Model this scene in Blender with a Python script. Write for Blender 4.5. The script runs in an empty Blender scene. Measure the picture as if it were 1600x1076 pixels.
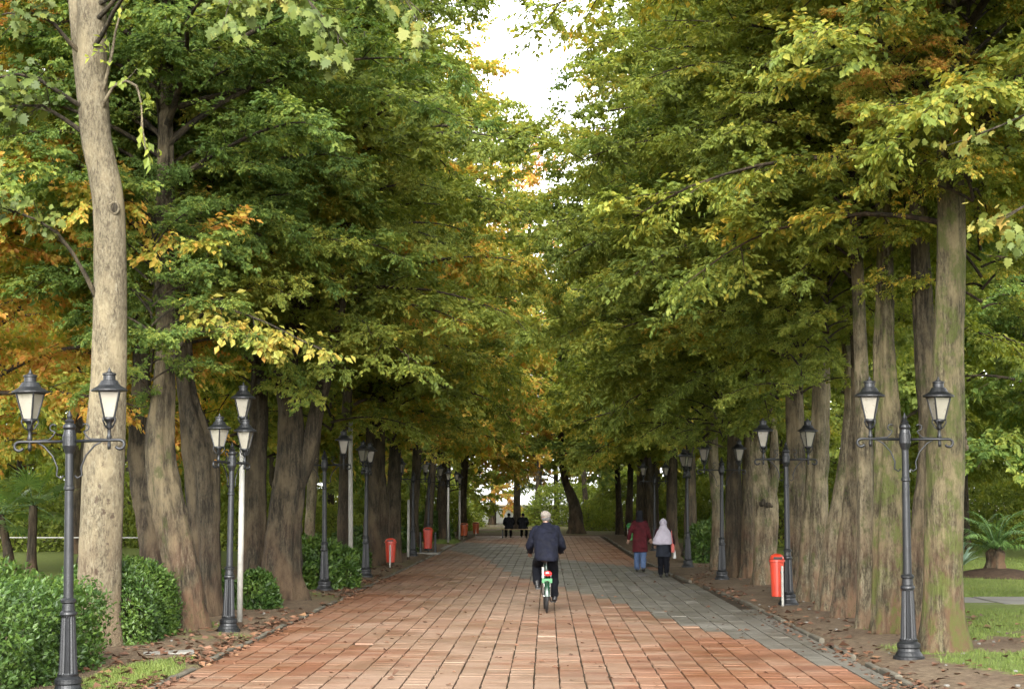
import bpy, bmesh, math, random
import numpy as np
from mathutils import Vector, Matrix

sc = bpy.context.scene
COL = sc.collection
PI = math.pi
R = math.radians

# ------------------------------------------------------------------ camera
cd = bpy.data.cameras.new('camera')
cam = bpy.data.objects.new('camera', cd)
COL.objects.link(cam)
cd.sensor_fit = 'HORIZONTAL'
cd.sensor_width = 36.0
cd.lens = 56.25
cd.clip_start = 0.1
cd.clip_end = 2000
cam.location = (0, 0, 1.85)
cam.rotation_euler = (R(90 + 5.597), 0, R(1.254))
sc.camera = cam

# ------------------------------------------------------------------ light
SUN_EL, SUN_AZ = 31.0, 181.0          # azimuth clockwise from +Y (the walk runs along +Y)
w = bpy.data.worlds.new('World')
sc.world = w
w.use_nodes = True
nt = w.node_tree
nt.nodes.clear()
sky = nt.nodes.new('ShaderNodeTexSky')
sky.sky_type = 'NISHITA'
sky.sun_disc = False
sky.sun_elevation = R(SUN_EL)
sky.sun_rotation = R(SUN_AZ)
sky.air_density = 1.0
sky.dust_density = 2.0
hs = nt.nodes.new('ShaderNodeHueSaturation')
hs.inputs['Saturation'].default_value = 0.12       # overcast: a white, colourless sky
bg = nt.nodes.new('ShaderNodeBackground')
bg.inputs['Strength'].default_value = 0.15
wo = nt.nodes.new('ShaderNodeOutputWorld')
nt.links.new(sky.outputs[0], hs.inputs['Color'])
nt.links.new(hs.outputs[0], bg.inputs['Color'])
nt.links.new(bg.outputs[0], wo.inputs['Surface'])

sd = bpy.data.lights.new('sun', 'SUN')
sd.energy = 1.5
sd.angle = R(45)
sd.color = (1.0, 0.965, 0.9)
sun = bpy.data.objects.new('sun', sd)
COL.objects.link(sun)
sdir = Vector((math.sin(R(SUN_AZ)) * math.cos(R(SUN_EL)), math.cos(R(SUN_AZ)) * math.cos(R(SUN_EL)), math.sin(R(SUN_EL))))
sun.rotation_euler = sdir.to_track_quat('Z', 'Y').to_euler()
sun.location = (0, -10, 40)

vs = sc.view_settings
vs.view_transform = 'Standard'
vs.look = 'None'
vs.exposure = 2.82
vs.gamma = 1.0
vs.use_curve_mapping = False
cy = sc.cycles
cy.max_bounces = 8
cy.diffuse_bounces = 7
cy.glossy_bounces = 2
cy.transmission_bounces = 3
cy.transparent_max_bounces = 4
cy.caustics_reflective = False
cy.caustics_refractive = False
cy.use_denoising = True

rng = np.random.default_rng(11)
random.seed(7)

# ------------------------------------------------------------------ helpers
def tag(o, label=None, cat=None, group=None, kind=None):
    if label: o['label'] = label
    if cat: o['category'] = cat
    if group: o['group'] = group
    if kind: o['kind'] = kind
    return o

def empty(name, loc=(0, 0, 0), rz=0.0):
    o = bpy.data.objects.new(name, None)
    COL.objects.link(o)
    o.location = loc
    o.rotation_euler = (0, 0, rz)
    o.empty_display_size = 0.2
    return o

def link(name, me, parent=None, loc=(0, 0, 0)):
    o = bpy.data.objects.new(name, me)
    COL.objects.link(o)
    o.location = loc
    if parent is not None: o.parent = parent
    return o

def copy_tree(o, parent=None):
    c = o.copy()
    COL.objects.link(c)
    c.parent = parent
    for ch in list(o.children):
        copy_tree(ch, c)
    return c

def vhash(ix, iy, s=0):
    n = (ix.astype(np.int64) * 374761393 + iy.astype(np.int64) * 668265263 + s * 974711) & 0xffffffff
    n = ((n ^ (n >> 13)) * 1274126177) & 0xffffffff
    return ((n ^ (n >> 16)) & 0xffff) / 65535.0

def vnoise(x, y, s=0):
    x = np.asarray(x, float); y = np.asarray(y, float)
    ix = np.floor(x); iy = np.floor(y)
    fx = x - ix; fy = y - iy
    fx = fx * fx * (3 - 2 * fx); fy = fy * fy * (3 - 2 * fy)
    a = vhash(ix, iy, s); b = vhash(ix + 1, iy, s); c = vhash(ix, iy + 1, s); d = vhash(ix + 1, iy + 1, s)
    return (a * (1 - fx) + b * fx) * (1 - fy) + (c * (1 - fx) + d * fx) * fy

def fbm(x, y, s=0):
    return .5 * vnoise(x, y, s) + .25 * vnoise(x * 2.1, y * 2.1, s + 1) + .15 * vnoise(x * 4.3, y * 4.3, s + 2) + .1 * vnoise(x * 9, y * 9, s + 3)

def mesh_np(name, verts, faces, mat=None, smooth=False, attrs=None):
    """verts (N,3), faces (M,k): one uniform polygon size"""
    verts = np.ascontiguousarray(verts, dtype=np.float32)
    faces = np.ascontiguousarray(faces, dtype=np.int32)
    m, k = faces.shape
    me = bpy.data.meshes.new(name)
    me.vertices.add(len(verts))
    me.vertices.foreach_set('co', verts.ravel())
    me.loops.add(m * k)
    me.loops.foreach_set('vertex_index', faces.ravel())
    me.polygons.add(m)
    me.polygons.foreach_set('loop_start', np.arange(0, m * k, k, dtype=np.int32))
    me.polygons.foreach_set('use_smooth', np.full(m, smooth, dtype=bool))
    for an, (dom, arr) in (attrs or {}).items():
        at = me.attributes.new(an, 'FLOAT', dom)
        at.data.foreach_set('value', np.ascontiguousarray(arr, dtype=np.float32))
    me.update(calc_edges=True)
    if mat: me.materials.append(mat)
    return me

class MB:
    """collects shapes of ONE part"""
    def __init__(s): s.v = []; s.f = []
    def add(s, v, f):
        o = len(s.v)
        s.v += [tuple(p) for p in v]
        s.f += [tuple(i + o for i in q) for q in f]
        return s
    def box(s, x0, x1, y0, y1, z0, z1):
        return s.add([(x0, y0, z0), (x1, y0, z0), (x1, y1, z0), (x0, y1, z0), (x0, y0, z1), (x1, y0, z1), (x1, y1, z1), (x0, y1, z1)],
                     [(3, 2, 1, 0), (4, 5, 6, 7), (0, 1, 5, 4), (1, 2, 6, 5), (2, 3, 7, 6), (3, 0, 4, 7)])
    def bbox(s, x0, x1, y0, y1, z0, z1, b=.01):
        """box with bevelled upper edges"""
        v = [(x0, y0, z0), (x1, y0, z0), (x1, y1, z0), (x0, y1, z0), (x0, y0, z1 - b), (x1, y0, z1 - b), (x1, y1, z1 - b), (x0, y1, z1 - b),
             (x0 + b, y0 + b, z1), (x1 - b, y0 + b, z1), (x1 - b, y1 - b, z1), (x0 + b, y1 - b, z1)]
        f = [(3, 2, 1, 0), (8, 9, 10, 11)]
        for a in (0, 4):
            for i in range(4):
                j = (i + 1) % 4
                f.append((a + i, a + j, a + 4 + j, a + 4 + i))
        return s.add(v, f)
    def tube(s, pts, rad, n=8, cap=True, squash=None):
        pts = [Vector(p) for p in pts]
        if not hasattr(rad, '__len__'): rad = [rad] * len(pts)
        v = []; f = []
        ref = None
        for i, p in enumerate(pts):
            t = (pts[min(i + 1, len(pts) - 1)] - pts[max(i - 1, 0)])
            if t.length < 1e-9: t = Vector((0, 0, 1))
            t.normalize()
            if ref is None:
                ref = Vector((1, 0, 0)) if abs(t.x) < .8 else Vector((0, 1, 0))
            a = (ref - t * ref.dot(t))
            if a.length < 1e-6: a = t.orthogonal()
            a.normalize(); ref = a
            b = t.cross(a)
            for k in range(n):
                an = 2 * PI * k / n
                ra = rad[i]; rb = ra * (squash if squash else 1)
                v.append(p + a * (math.cos(an) * ra) + b * (math.sin(an) * rb))
        for i in range(len(pts) - 1):
            for k in range(n):
                k2 = (k + 1) % n
                f.append((i * n + k, i * n + k2, (i + 1) * n + k2, (i + 1) * n + k))
        if cap:
            f.append(tuple(range(n))[::-1])
            f.append(tuple((len(pts) - 1) * n + k for k in range(n)))
        return s.add(v, f)
    def lathe(s, prof, n=16, c=(0, 0, 0), flute=0.0, fz=(0, 0), rot=0.0):
        v = []; f = []
        for (r, z) in prof:
            for k in range(n):
                an = rot + 2 * PI * k / n
                rr = r
                if flute and fz[0] <= z <= fz[1] and k % 2: rr = r * (1 - flute)
                v.append((c[0] + rr * math.cos(an), c[1] + rr * math.sin(an), c[2] + z))
        for i in range(len(prof) - 1):
            for k in range(n):
                k2 = (k + 1) % n
                f.append((i * n + k, i * n + k2, (i + 1) * n + k2, (i + 1) * n + k))
        f.append(tuple(range(n))[::-1])
        f.append(tuple((len(prof) - 1) * n + k for k in range(n)))
        return s.add(v, f)
    def ell(s, c, r, n=14, m=9, rot=None):
        """closed ellipsoid"""
        v = [(0, 0, -1)]; f = []
        for i in range(1, m):
            t = PI * i / m
            for k in range(n):
                a = 2 * PI * k / n
                v.append((math.sin(t) * math.cos(a), math.sin(t) * math.sin(a), -math.cos(t)))
        v.append((0, 0, 1))
        for k in range(n): f.append((0, 1 + (k + 1) % n, 1 + k))
        for i in range(m - 2):
            for k in range(n):
                k2 = (k + 1) % n
                f.append((1 + i * n + k, 1 + i * n + k2, 1 + (i + 1) * n + k2, 1 + (i + 1) * n + k))
        e = len(v) - 1
        for k in range(n): f.append((e, 1 + (m - 2) * n + k, 1 + (m - 2) * n + (k + 1) % n))
        if not hasattr(r, '__len__'): r = (r, r, r)
        M = rot if rot else Matrix.Identity(3)
        return s.add([Vector(c) + M @ Vector((p[0] * r[0], p[1] * r[1], p[2] * r[2])) for p in v], f)
    def mesh(s, name, mat=None, smooth=False):
        me = bpy.data.meshes.new(name)
        me.from_pydata(s.v, [], s.f)
        if smooth:
            me.polygons.foreach_set('use_smooth', [True] * len(me.polygons))
        if mat: me.materials.append(mat)
        me.update()
        return me
    def obj(s, name, mat, parent=None, loc=(0, 0, 0), smooth=False):
        return link(name, s.mesh(name, mat, smooth), parent, loc)

def remeshed(mb, voxel, it=6, fac=.5):
    """one continuous skin out of overlapping closed shapes"""
    o = link('tmp', mb.mesh('tmp'))
    m = o.modifiers.new('r', 'REMESH'); m.mode = 'VOXEL'; m.voxel_size = voxel; m.use_smooth_shade = True
    s = o.modifiers.new('s', 'SMOOTH'); s.iterations = it; s.factor = fac
    dg = bpy.context.evaluated_depsgraph_get()
    me = bpy.data.meshes.new_from_object(o.evaluated_get(dg))
    old = o.data
    bpy.data.objects.remove(o); bpy.data.meshes.remove(old)
    return me

# ------------------------------------------------------------------ materials
class NT:
    def __init__(s, name):
        s.m = bpy.data.materials.new(name); s.m.use_nodes = True
        s.t = s.m.node_tree; s.t.nodes.clear()
        s.out = s.n('ShaderNodeOutputMaterial')
    def n(s, kind, **kw):
        nd = s.t.nodes.new(kind)
        for k, v in kw.items(): setattr(nd, k, v)
        return nd
    def l(s, a, b): s.t.links.new(a, b)
    def val(s, nd, **kw):
        for k, v in kw.items(): nd.inputs[k.replace('_', ' ')].default_value = v
        return nd
    def noise(s, scale, detail=4, vec=None, rough=.55):
        nd = s.n('ShaderNodeTexNoise'); s.val(nd, Scale=scale, Detail=detail, Roughness=rough)
        if vec is not None: s.l(vec, nd.inputs['Vector'])
        return nd.outputs['Fac']
    def ramp(s, fac, stops, interp='LINEAR'):
        nd = s.n('ShaderNodeValToRGB'); e = nd.color_ramp.elements; nd.color_ramp.interpolation = interp
        while len(e) < len(stops): e.new(.5)
        for el, (p, c) in zip(e, stops):
            el.position = p; el.color = (*c, 1) if len(c) == 3 else c
        s.l(fac, nd.inputs[0]); return nd.outputs[0]
    def mix(s, fac, a, b, mode='MIX'):
        nd = s.n('ShaderNodeMix', data_type='RGBA', blend_type=mode)
        for sock, x in ((nd.inputs[0], fac), (nd.inputs[6], a), (nd.inputs[7], b)):
            if hasattr(x, 'links'): s.l(x, sock)
            else: sock.default_value = x if not hasattr(x, '__len__') else ((*x, 1) if len(x) == 3 else x)
        return nd.outputs[2]
    def math(s, op, a, b=0.0, c=None):
        nd = s.n('ShaderNodeMath', operation=op)
        for i, x in enumerate((a, b, c)):
            if x is None: continue
            if hasattr(x, 'links'): s.l(x, nd.inputs[i])
            else: nd.inputs[i].default_value = x
        return nd.outputs[0]
    def bump(s, h, strength=.5, dist=.02):
        nd = s.n('ShaderNodeBump'); nd.inputs['Strength'].default_value = strength; nd.inputs['Distance'].default_value = dist
        s.l(h, nd.inputs['Height']); return nd.outputs[0]
    def bsdf(s, color, rough=.6, normal=None, spec=.4, metal=0.0):
        p = s.n('ShaderNodeBsdfPrincipled')
        for sock, x in ((p.inputs['Base Color'], color), (p.inputs['Roughness'], rough), (p.inputs['Metallic'], metal), (p.inputs['Specular IOR Level'], spec)):
            if hasattr(x, 'links'): s.l(x, sock)
            else: sock.default_value = x if not hasattr(x, '__len__') else (*x, 1)
        if normal is not None: s.l(normal, p.inputs['Normal'])
        s.l(p.outputs[0], s.out.inputs[0]); return p
    def obj(s): return s.n('ShaderNodeTexCoord').outputs['Object']
    def pos(s): return s.n('ShaderNodeNewGeometry').outputs['Position']
    def attr(s, name): return s.n('ShaderNodeAttribute', attribute_name=name).outputs['Fac']
    def scale(s, vec, sx, sy, sz):
        nd = s.n('ShaderNodeMapping'); nd.inputs['Scale'].default_value = (sx, sy, sz)
        s.l(vec, nd.inputs['Vector']); return nd.outputs[0]

def plain(name, col, rough=.6, var=.25, scale=6, spec=.4, metal=0.0, bump=0.0, bscale=40):
    t = NT(name)
    c = t.obj()
    n = t.noise(scale, 5, c)
    a = tuple(x * (1 - var) for x in col); b = tuple(min(1, x * (1 + var)) for x in col)
    colr = t.ramp(n, [(.3, a), (.7, b)])
    nr = t.math('MULTIPLY_ADD', t.noise(scale * 3, 3, c), .25, rough - .12)
    nm = t.bump(t.noise(bscale, 4, c), bump, .01) if bump else None
    t.bsdf(colr, nr, nm, spec, metal)
    return t.m

def leaf_mat(name, stops, transl=.48, rough=.58, spec=.2, nz=.3, namp=.5):
    t = NT(name)
    f = t.math('ADD', t.math('MULTIPLY', t.attr('lr'), .45), t.math('MULTIPLY', t.attr('cr'), .4))
    n = t.noise(nz, 3, t.pos())
    f = t.math('ADD', f, t.math('MULTIPLY', t.math('SUBTRACT', n, .5), namp))
    orr = t.n('ShaderNodeObjectInfo').outputs['Random']
    f = t.math('ADD', f, t.math('MULTIPLY', t.math('SUBTRACT', orr, .5), .16))
    hs = t.n('ShaderNodeHueSaturation'); hs.inputs['Saturation'].default_value = .96
    t.l(t.ramp(f, stops), hs.inputs['Color']); c = hs.outputs[0]
    p = t.n('ShaderNodeBsdfPrincipled')
    t.l(c, p.inputs['Base Color']); t.val(p, Roughness=rough); p.inputs['Specular IOR Level'].default_value = spec
    tr = t.n('ShaderNodeBsdfTranslucent')
    t.l(t.mix(1.0, c, (1.55, 1.5, .7), 'MULTIPLY'), tr.inputs['Color'])
    ms = t.n('ShaderNodeMixShader'); ms.inputs[0].default_value = transl
    t.l(p.outputs[0], ms.inputs[1]); t.l(tr.outputs[0], ms.inputs[2]); t.l(ms.outputs[0], t.out.inputs[0])
    return t.m

DG, MG, LG = (.078, .112, .020), (.145, .188, .030), (.215, .245, .038)
YG, YE, OR, RD, BR = (.290, .275, .038), (.480, .330, .038), (.430, .190, .028), (.310, .080, .028), (.210, .105, .034)
LEAF = {
    'green': leaf_mat('leaf_green', [(.08, DG), (.36, MG), (.62, LG), (.84, YG), (.97, YE)]),
    'lush': leaf_mat('leaf_lush_green', [(.08, (.060, .108, .024)), (.4, (.108, .165, .030)), (.72, LG), (.98, YG)]),
    'yellow_green': leaf_mat('leaf_yellow_green', [(.06, DG), (.24, MG), (.42, LG), (.58, YG), (.74, YE), (.9, OR)]),
    'autumn': leaf_mat('leaf_autumn', [(.0, MG), (.2, LG), (.36, YG), (.52, (.40, .27, .04)), (.74, OR), (.95, BR)]),
    'rust': leaf_mat('leaf_rust', [(.05, LG), (.3, YG), (.5, (.3, .16, .03)), (.7, OR), (.95, RD)]),
    'yellow': leaf_mat('leaf_yellow', [(.1, (.09, .12, .02)), (.3, (.15, .16, .024)), (.5, (.20, .175, .024)), (.72, (.26, .175, .02)), (.98, (.28, .11, .02))], namp=.2, transl=.3),
    'plane': leaf_mat('leaf_plane_tree', [(.08, (.034, .050, .010)), (.35, (.060, .082, .014)), (.6, (.098, .11, .018)), (.8, (.15, .125, .02)), (.9, (.22, .12, .02)), (.98, (.24, .09, .02))], namp=.4, transl=.22),
    'hedge': leaf_mat('leaf_hedge', [(.05, (.014, .034, .006)), (.4, (.036, .074, .010)), (.75, (.076, .125, .017)), (.98, (.13, .165, .026))], transl=.3, rough=.45, spec=.3, nz=1.6, namp=.4),
    'palm': leaf_mat('leaf_palm', [(.1, (.045, .10, .02)), (.6, (.09, .16, .03)), (.98, (.14, .20, .05))], transl=.2, rough=.35, spec=.5),
    'agave': leaf_mat('leaf_agave', [(.1, (.07, .12, .08)), (.9, (.15, .21, .15))], transl=.05, rough=.4),
    'grass': leaf_mat('grass_blade', [(.05, (.042, .060, .013)), (.45, (.082, .118, .022)), (.8, (.125, .150, .030)), (.98, (.18, .155, .055))], transl=.25),
    'litter': leaf_mat('fallen_leaf', [(.1, (.034, .018, .011)), (.4, (.075, .036, .020)), (.7, (.13, .064, .034)), (.92, (.20, .125, .055)), (.99, (.28, .21, .09))], transl=.05, rough=.6),
}

def bark_mat(name, dark, mid, light, moss=0.0, mosscol=(.085, .10, .022), spots=0.0, foot=(.13, .062, .035), footamt=.6, stretch=.12, blotch=.5):
    t = NT(name)
    o = t.obj()
    v = t.scale(o, 1, 1, stretch)
    n1 = t.noise(21, 8, v, .72)
    n2 = t.noise(3.4, 6, t.scale(o, 1, 1, .45), .65)
    n3 = t.noise(46, 6, t.scale(o, 1, 1, .35), .75)
    n4 = t.noise(6.5, 6, t.scale(o, 1, 1, .22), .7)
    c = t.ramp(n1, [(.40, dark), (.50, mid), (.62, light)])  # dark where the relief is low: furrow shade put into the bark colour
    c = t.mix(t.ramp(n3, [(.38, (1, 1, 1)), (.56, (0, 0, 0))]), c, t.mix(1.0, c, (.42, .38, .36), 'MULTIPLY'))
    c = t.mix(t.ramp(n4, [(.50, (0, 0, 0)), (.62, (blotch, blotch, blotch))]), c, dark)
    c = t.mix(t.ramp(n2, [(.46, (0, 0, 0)), (.62, (.8, .8, .8))]), c, t.mix(1.0, light, (1.15, 1.08, .98), 'MULTIPLY'))
    sep = t.n('ShaderNodeSeparateXYZ'); t.l(o, sep.inputs[0])
    if footamt:
        h = t.math('MULTIPLY_ADD', sep.outputs[2], -.7, 1.25)
        h = t.math('MULTIPLY', h, t.ramp(t.noise(3.6, 6, t.scale(o, 1, 1, .5)), [(.40, (0, 0, 0)), (.56, (1, 1, 1))]))
        nd = t.n('ShaderNodeClamp'); t.l(h, nd.inputs[0])
        c = t.mix(t.math('MULTIPLY', nd.outputs[0], footamt), c, t.mix(n3, foot, tuple(x * .45 for x in foot)))
    if moss:
        mn = t.noise(4.2, 8, t.scale(o, 1, 1, .6), .72)
        mf = t.ramp(mn, [(.60 - moss * .14, (0, 0, 0)), (.68 - moss * .12, (1, 1, 1))])
        mf = t.math('MULTIPLY', mf, t.ramp(n3, [(.3, (.35, .35, .35)), (.55, (1, 1, 1))]))
        c = t.mix(t.math('MULTIPLY', mf, .8), c, t.mix(n2, mosscol, tuple(x * .45 for x in mosscol)))
    if spots:
        vo = t.n('ShaderNodeTexVoronoi'); t.val(vo, Scale=7.0)
        t.l(t.scale(o, 1, 1, .7), vo.inputs['Vector'])
        wv = t.math('ADD', vo.outputs['Distance'], t.math('MULTIPLY', t.noise(20, 5, o, .7), .9))
        low = t.math('MULTIPLY_ADD', sep.outputs[2], -.17, 1.2)
        nd = t.n('ShaderNodeClamp'); t.l(low, nd.inputs[0])
        sp = t.math('MULTIPLY', t.ramp(wv, [(.58, (1, 1, 1)), (.66, (0, 0, 0))]), nd.outputs[0])
        c = t.mix(t.math('MULTIPLY', sp, spots), c, (.040, .026, .017))
    hgt = t.math('ADD', t.math('MULTIPLY', n1, 1.0), t.math('MULTIPLY', n3, .6))
    t.bsdf(c, .85, t.bump(hgt, 1.0, .05), .2)
    return t.m

BARK = {
    'pale': bark_mat('bark_pale_plane', (.080, .066, .042), (.122, .104, .067), (.152, .134, .091), spots=.9, foot=(.11, .065, .037), footamt=.5, stretch=.45, blotch=.25),
    'dark': bark_mat('bark_dark', (.012, .010, .006), (.033, .027, .017), (.064, .053, .034), footamt=.25),  # brown bark with the shade on the left trunks put into the colour
    'brown': bark_mat('bark_brown', (.020, .016, .010), (.060, .049, .030), (.112, .094, .060), moss=.3, mosscol=(.05, .06, .016)),
    'mossy': bark_mat('bark_mossy', (.030, .025, .014), (.085, .072, .040), (.145, .126, .076), moss=.85, mosscol=(.078, .098, .018), foot=(.10, .048, .029), footamt=.85),
    'light': bark_mat('bark_light', (.045, .037, .022), (.112, .095, .060), (.180, .157, .105), moss=.5, mosscol=(.062, .076, .019)),
}
M = {
    'metal': plain('lamp_post_metal', (0.00561, 0.00627, 0.00726), .45, .35, 9, .45, .25, .25, 60),
    'pane': plain('frosted_lantern_glass', (0.1518, 0.1412, 0.1138), .3, .10, 7, .5),
    'white': plain('white_paint', (0.2108, 0.2055, 0.1818), .55, .18, 7, .4, 0, .2, 30),
    'white_wall': plain('white_render', (0.74, 0.73, 0.7), .8, .10, .6, .2),
    'red_plastic': plain('red_plastic', (0.2899, 0.02305, 0.007905), .35, .15, 4, .5),
    'orange_plastic': plain('orange_plastic', (0.2852, 0.0558, 0.0124), .4, .15, 4, .5),
    'green_plastic': plain('green_plastic', (0.031, 0.2108, 0.0434), .4, .15, 4, .5),
    'black': plain('black_rubber', (0.005952, 0.005952, 0.006324), .6, .2, 20),
    'steel': plain('steel', (0.1302, 0.1302, 0.1302), .3, .1, 12, .5, .9),
    'green_paint': plain('green_bike_paint', (0.00248, 0.01705, 0.00744), .3, .15, 8, .5),
    'cream_paint': plain('pale_bike_paint', (0.0868, 0.0744, 0.0651), .35, .1, 8, .5),
    'red_lens': plain('red_reflector', (0.403, 0.0124, 0.0124), .15, .1, 8, .6),
    'leather': plain('saddle_leather', (0.0341, 0.01736, 0.01116), .45, .2, 20),
    'skin': plain('skin', (0.1426, 0.0806, 0.0527), .5, .08, 12),
    'navy_cloth': plain('navy_jacket', (.0019, .0025, .0068), .8, .35, 9, .15, 0, .6, 22),
    'dark_trousers': plain('dark_trousers', (0.001953, 0.002257, 0.003689), .85, .3, 9, .1, 0, .5, 22),
    'cap': plain('pale_cap', (0.124, 0.1085, 0.093), .85, .12, 14, .1, 0, .3, 50),
    'red_coat': plain('dark_red_coat', (0.03472, 0.003075, 0.00496), .8, .4, 10, .15, 0, .6, 20),
    'black_scarf': plain('black_headscarf', (0.0031, 0.00341, 0.00496), .8, .3, 10, .15, 0, .5, 24),
    'jeans': plain('blue_jeans', (0.0465, 0.0713, 0.1302), .85, .25, 10, .1, 0, .4, 30),
    'white_scarf': plain('pale_lilac_headscarf', (0.2295, 0.2125, 0.2465), .8, .10, 10, .15, 0, .6, 18),
    'slate_coat': plain('slate_coat', (0.0062, 0.00806, 0.0124), .8, .3, 10, .15, 0, .5, 22),
    'shoe': plain('black_shoe', (0.00465, 0.00403, 0.00403), .45, .2, 20),
    'maroon': plain('maroon_sleeve', (0.01364, 0.0031, 0.00558), .8, .3, 10, .1, 0, .4, 25),
    'red_bag': plain('red_bag', (0.2232, 0.0279, 0.0186), .5, .2, 8),
    'white_bag': plain('white_bag', (0.32, 0.32, 0.304), .5, .1, 8),
    'wood': plain('bench_wood', (0.186, 0.1302, 0.0744), .7, .25, 9),
    'concrete': plain('concrete', (0.124, 0.1178, 0.1023), .8, .2, 1.5, .25, 0, .4, 30),
    'kerb': plain('kerb_stone', (0.0713, 0.06324, 0.04712), .85, .35, 2.5, .2, 0, .6, 30),
    'mulch': plain('dark_mulch', (0.0372, 0.0248, 0.01612), .95, .4, 7, .1, 0, 1, 30),
}

# ------------------------------------------------------------------ ground
def right_edge(y): return np.interp(y, [0, 24, 30, 36, 41, 54, 88], [3.60, 3.60, 3.55, 3.34, 3.08, 2.95, 2.95])
XL, TW, TL, NC = -3.88, .267, .25, 28

def grass_amount(x, y):
    n = fbm(x * .55 + 3, y * .55, 5)
    lawn = np.clip((x - 5.6) / 1.2, 0, 1) * (.5 + .5 * np.clip((y - 30) / 3, 0, 1)) + np.clip((x - 3.9) / .6, 0, 1) * np.clip((n - .42) * 9, 0, 1) * .8
    lawn = lawn * np.clip(1 - (np.abs(x - 4.7) < 1.1) * np.clip((y - 22) / 4, 0, .75), 0, 1)
    sand = np.exp(-(((x - 4.45) / .55) ** 2 + ((y - 17.0) / .9) ** 2) * 1.2)
    lawn = lawn * (1 - sand * .95)
    left = np.clip((n - .50) * 7, 0, 1) * .35 + np.clip((-x - 7.5) / 2.5, 0, 1) * .75
    strip = np.clip(1 - np.abs(x + 4.35) / .55, 0, 1) * np.clip(1 - np.abs(y - 16.6) / 3.0, 0, 1) * 1.6
    strip2 = np.clip(1 - np.abs(x + 4.6) / .8, 0, 1) * np.clip(1 - np.abs(y - 73) / 5.0, 0, 1) * 2
    g = np.where(x > 0, lawn, np.maximum(np.maximum(left, strip), strip2))
    g = np.where(y > 88, .10 + .45 * np.clip(n * 1.2, 0, 1), g)
    return np.clip(g, 0, 1)

def ground_z(x, y):
    ins = np.minimum(np.minimum(x - (XL - .12), right_edge(y) + .12 - x), np.minimum(y + 8, 87.2 - y))   # >0 inside the paving
    up = .012 + .05 * fbm(x * 1.1, y * 1.1, 9) * np.clip(-ins / .6, 0, 1) + .12 * np.clip(-ins / 6, 0, 1) * (vnoise(x * .12, y * .12, 3) - .4) + .004
    return np.where(ins > 0, -.10, np.where(ins > -.16, np.minimum(up, .0), up))

def axis(parts):
    out = []
    for a, b, s in parts: out.append(np.arange(a, b, s))
    return np.unique(np.round(np.concatenate(out), 3))
gx = axis([(-600, -60, 60), (-60, -16, 4), (-16, -7, .6), (-7, -3.6, .12), (-3.6, 2.6, .8), (2.6, 7.5, .12), (7.5, 18, .6), (18, 60, 4), (60, 601, 60)])
gy = axis([(-200, -8, 24), (-8, 12, 1.0), (12, 30, .14), (30, 50, .35), (50, 90, .8), (90, 160, 5), (160, 900, 60)])
GX, GY = np.meshgrid(gx, gy)
GZ = ground_z(GX, GY)
nx, ny = len(gx), len(gy)
idx = np.arange(nx * ny).reshape(ny, nx)
gf = np.stack([idx[:-1, :-1], idx[:-1, 1:], idx[1:, 1:], idx[1:, :-1]], -1).reshape(-1, 4)
t = NT('earth_and_grass')
P = t.pos()
n1 = t.noise(1.3, 6, P); n2 = t.noise(14, 6, P, .7); n3 = t.noise(90, 3, P)
earth = t.ramp(n2, [(.28, (.044, .030, .019)), (.5, (.100, .072, .045)), (.74, (.165, .126, .082))])
earth = t.mix(t.ramp(n1, [(.4, (0, 0, 0)), (.65, (.7, .7, .7))]), earth, t.mix(1.0, earth, (.7, .62, .6), 'MULTIPLY'))
grs = t.ramp(n2, [(.25, (.045, .062, .014)), (.5, (.090, .115, .024)), (.78, (.135, .145, .038))])
gfac = t.math('ADD', t.attr('grass'), t.math('MULTIPLY', t.math('SUBTRACT', t.noise(7, 6, P, .7), .5), 1.1))
c = t.mix(t.ramp(gfac, [(.30, (0, 0, 0)), (.6, (1, 1, 1))]), earth, grs)
t.bsdf(c, .95, t.bump(t.math('ADD', n2, t.math('MULTIPLY', n3, .5)), .9, .04), .15)
GROUND = t.m
go = link('ground', mesh_np('ground', np.stack([GX, GY, GZ], -1).reshape(-1, 3), gf, GROUND, True,
                            {'grass': ('POINT', grass_amount(GX, GY).ravel())}))
tag(go, 'bare brown earth and grass on both sides of the paved walk', 'ground', kind='structure')

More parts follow.
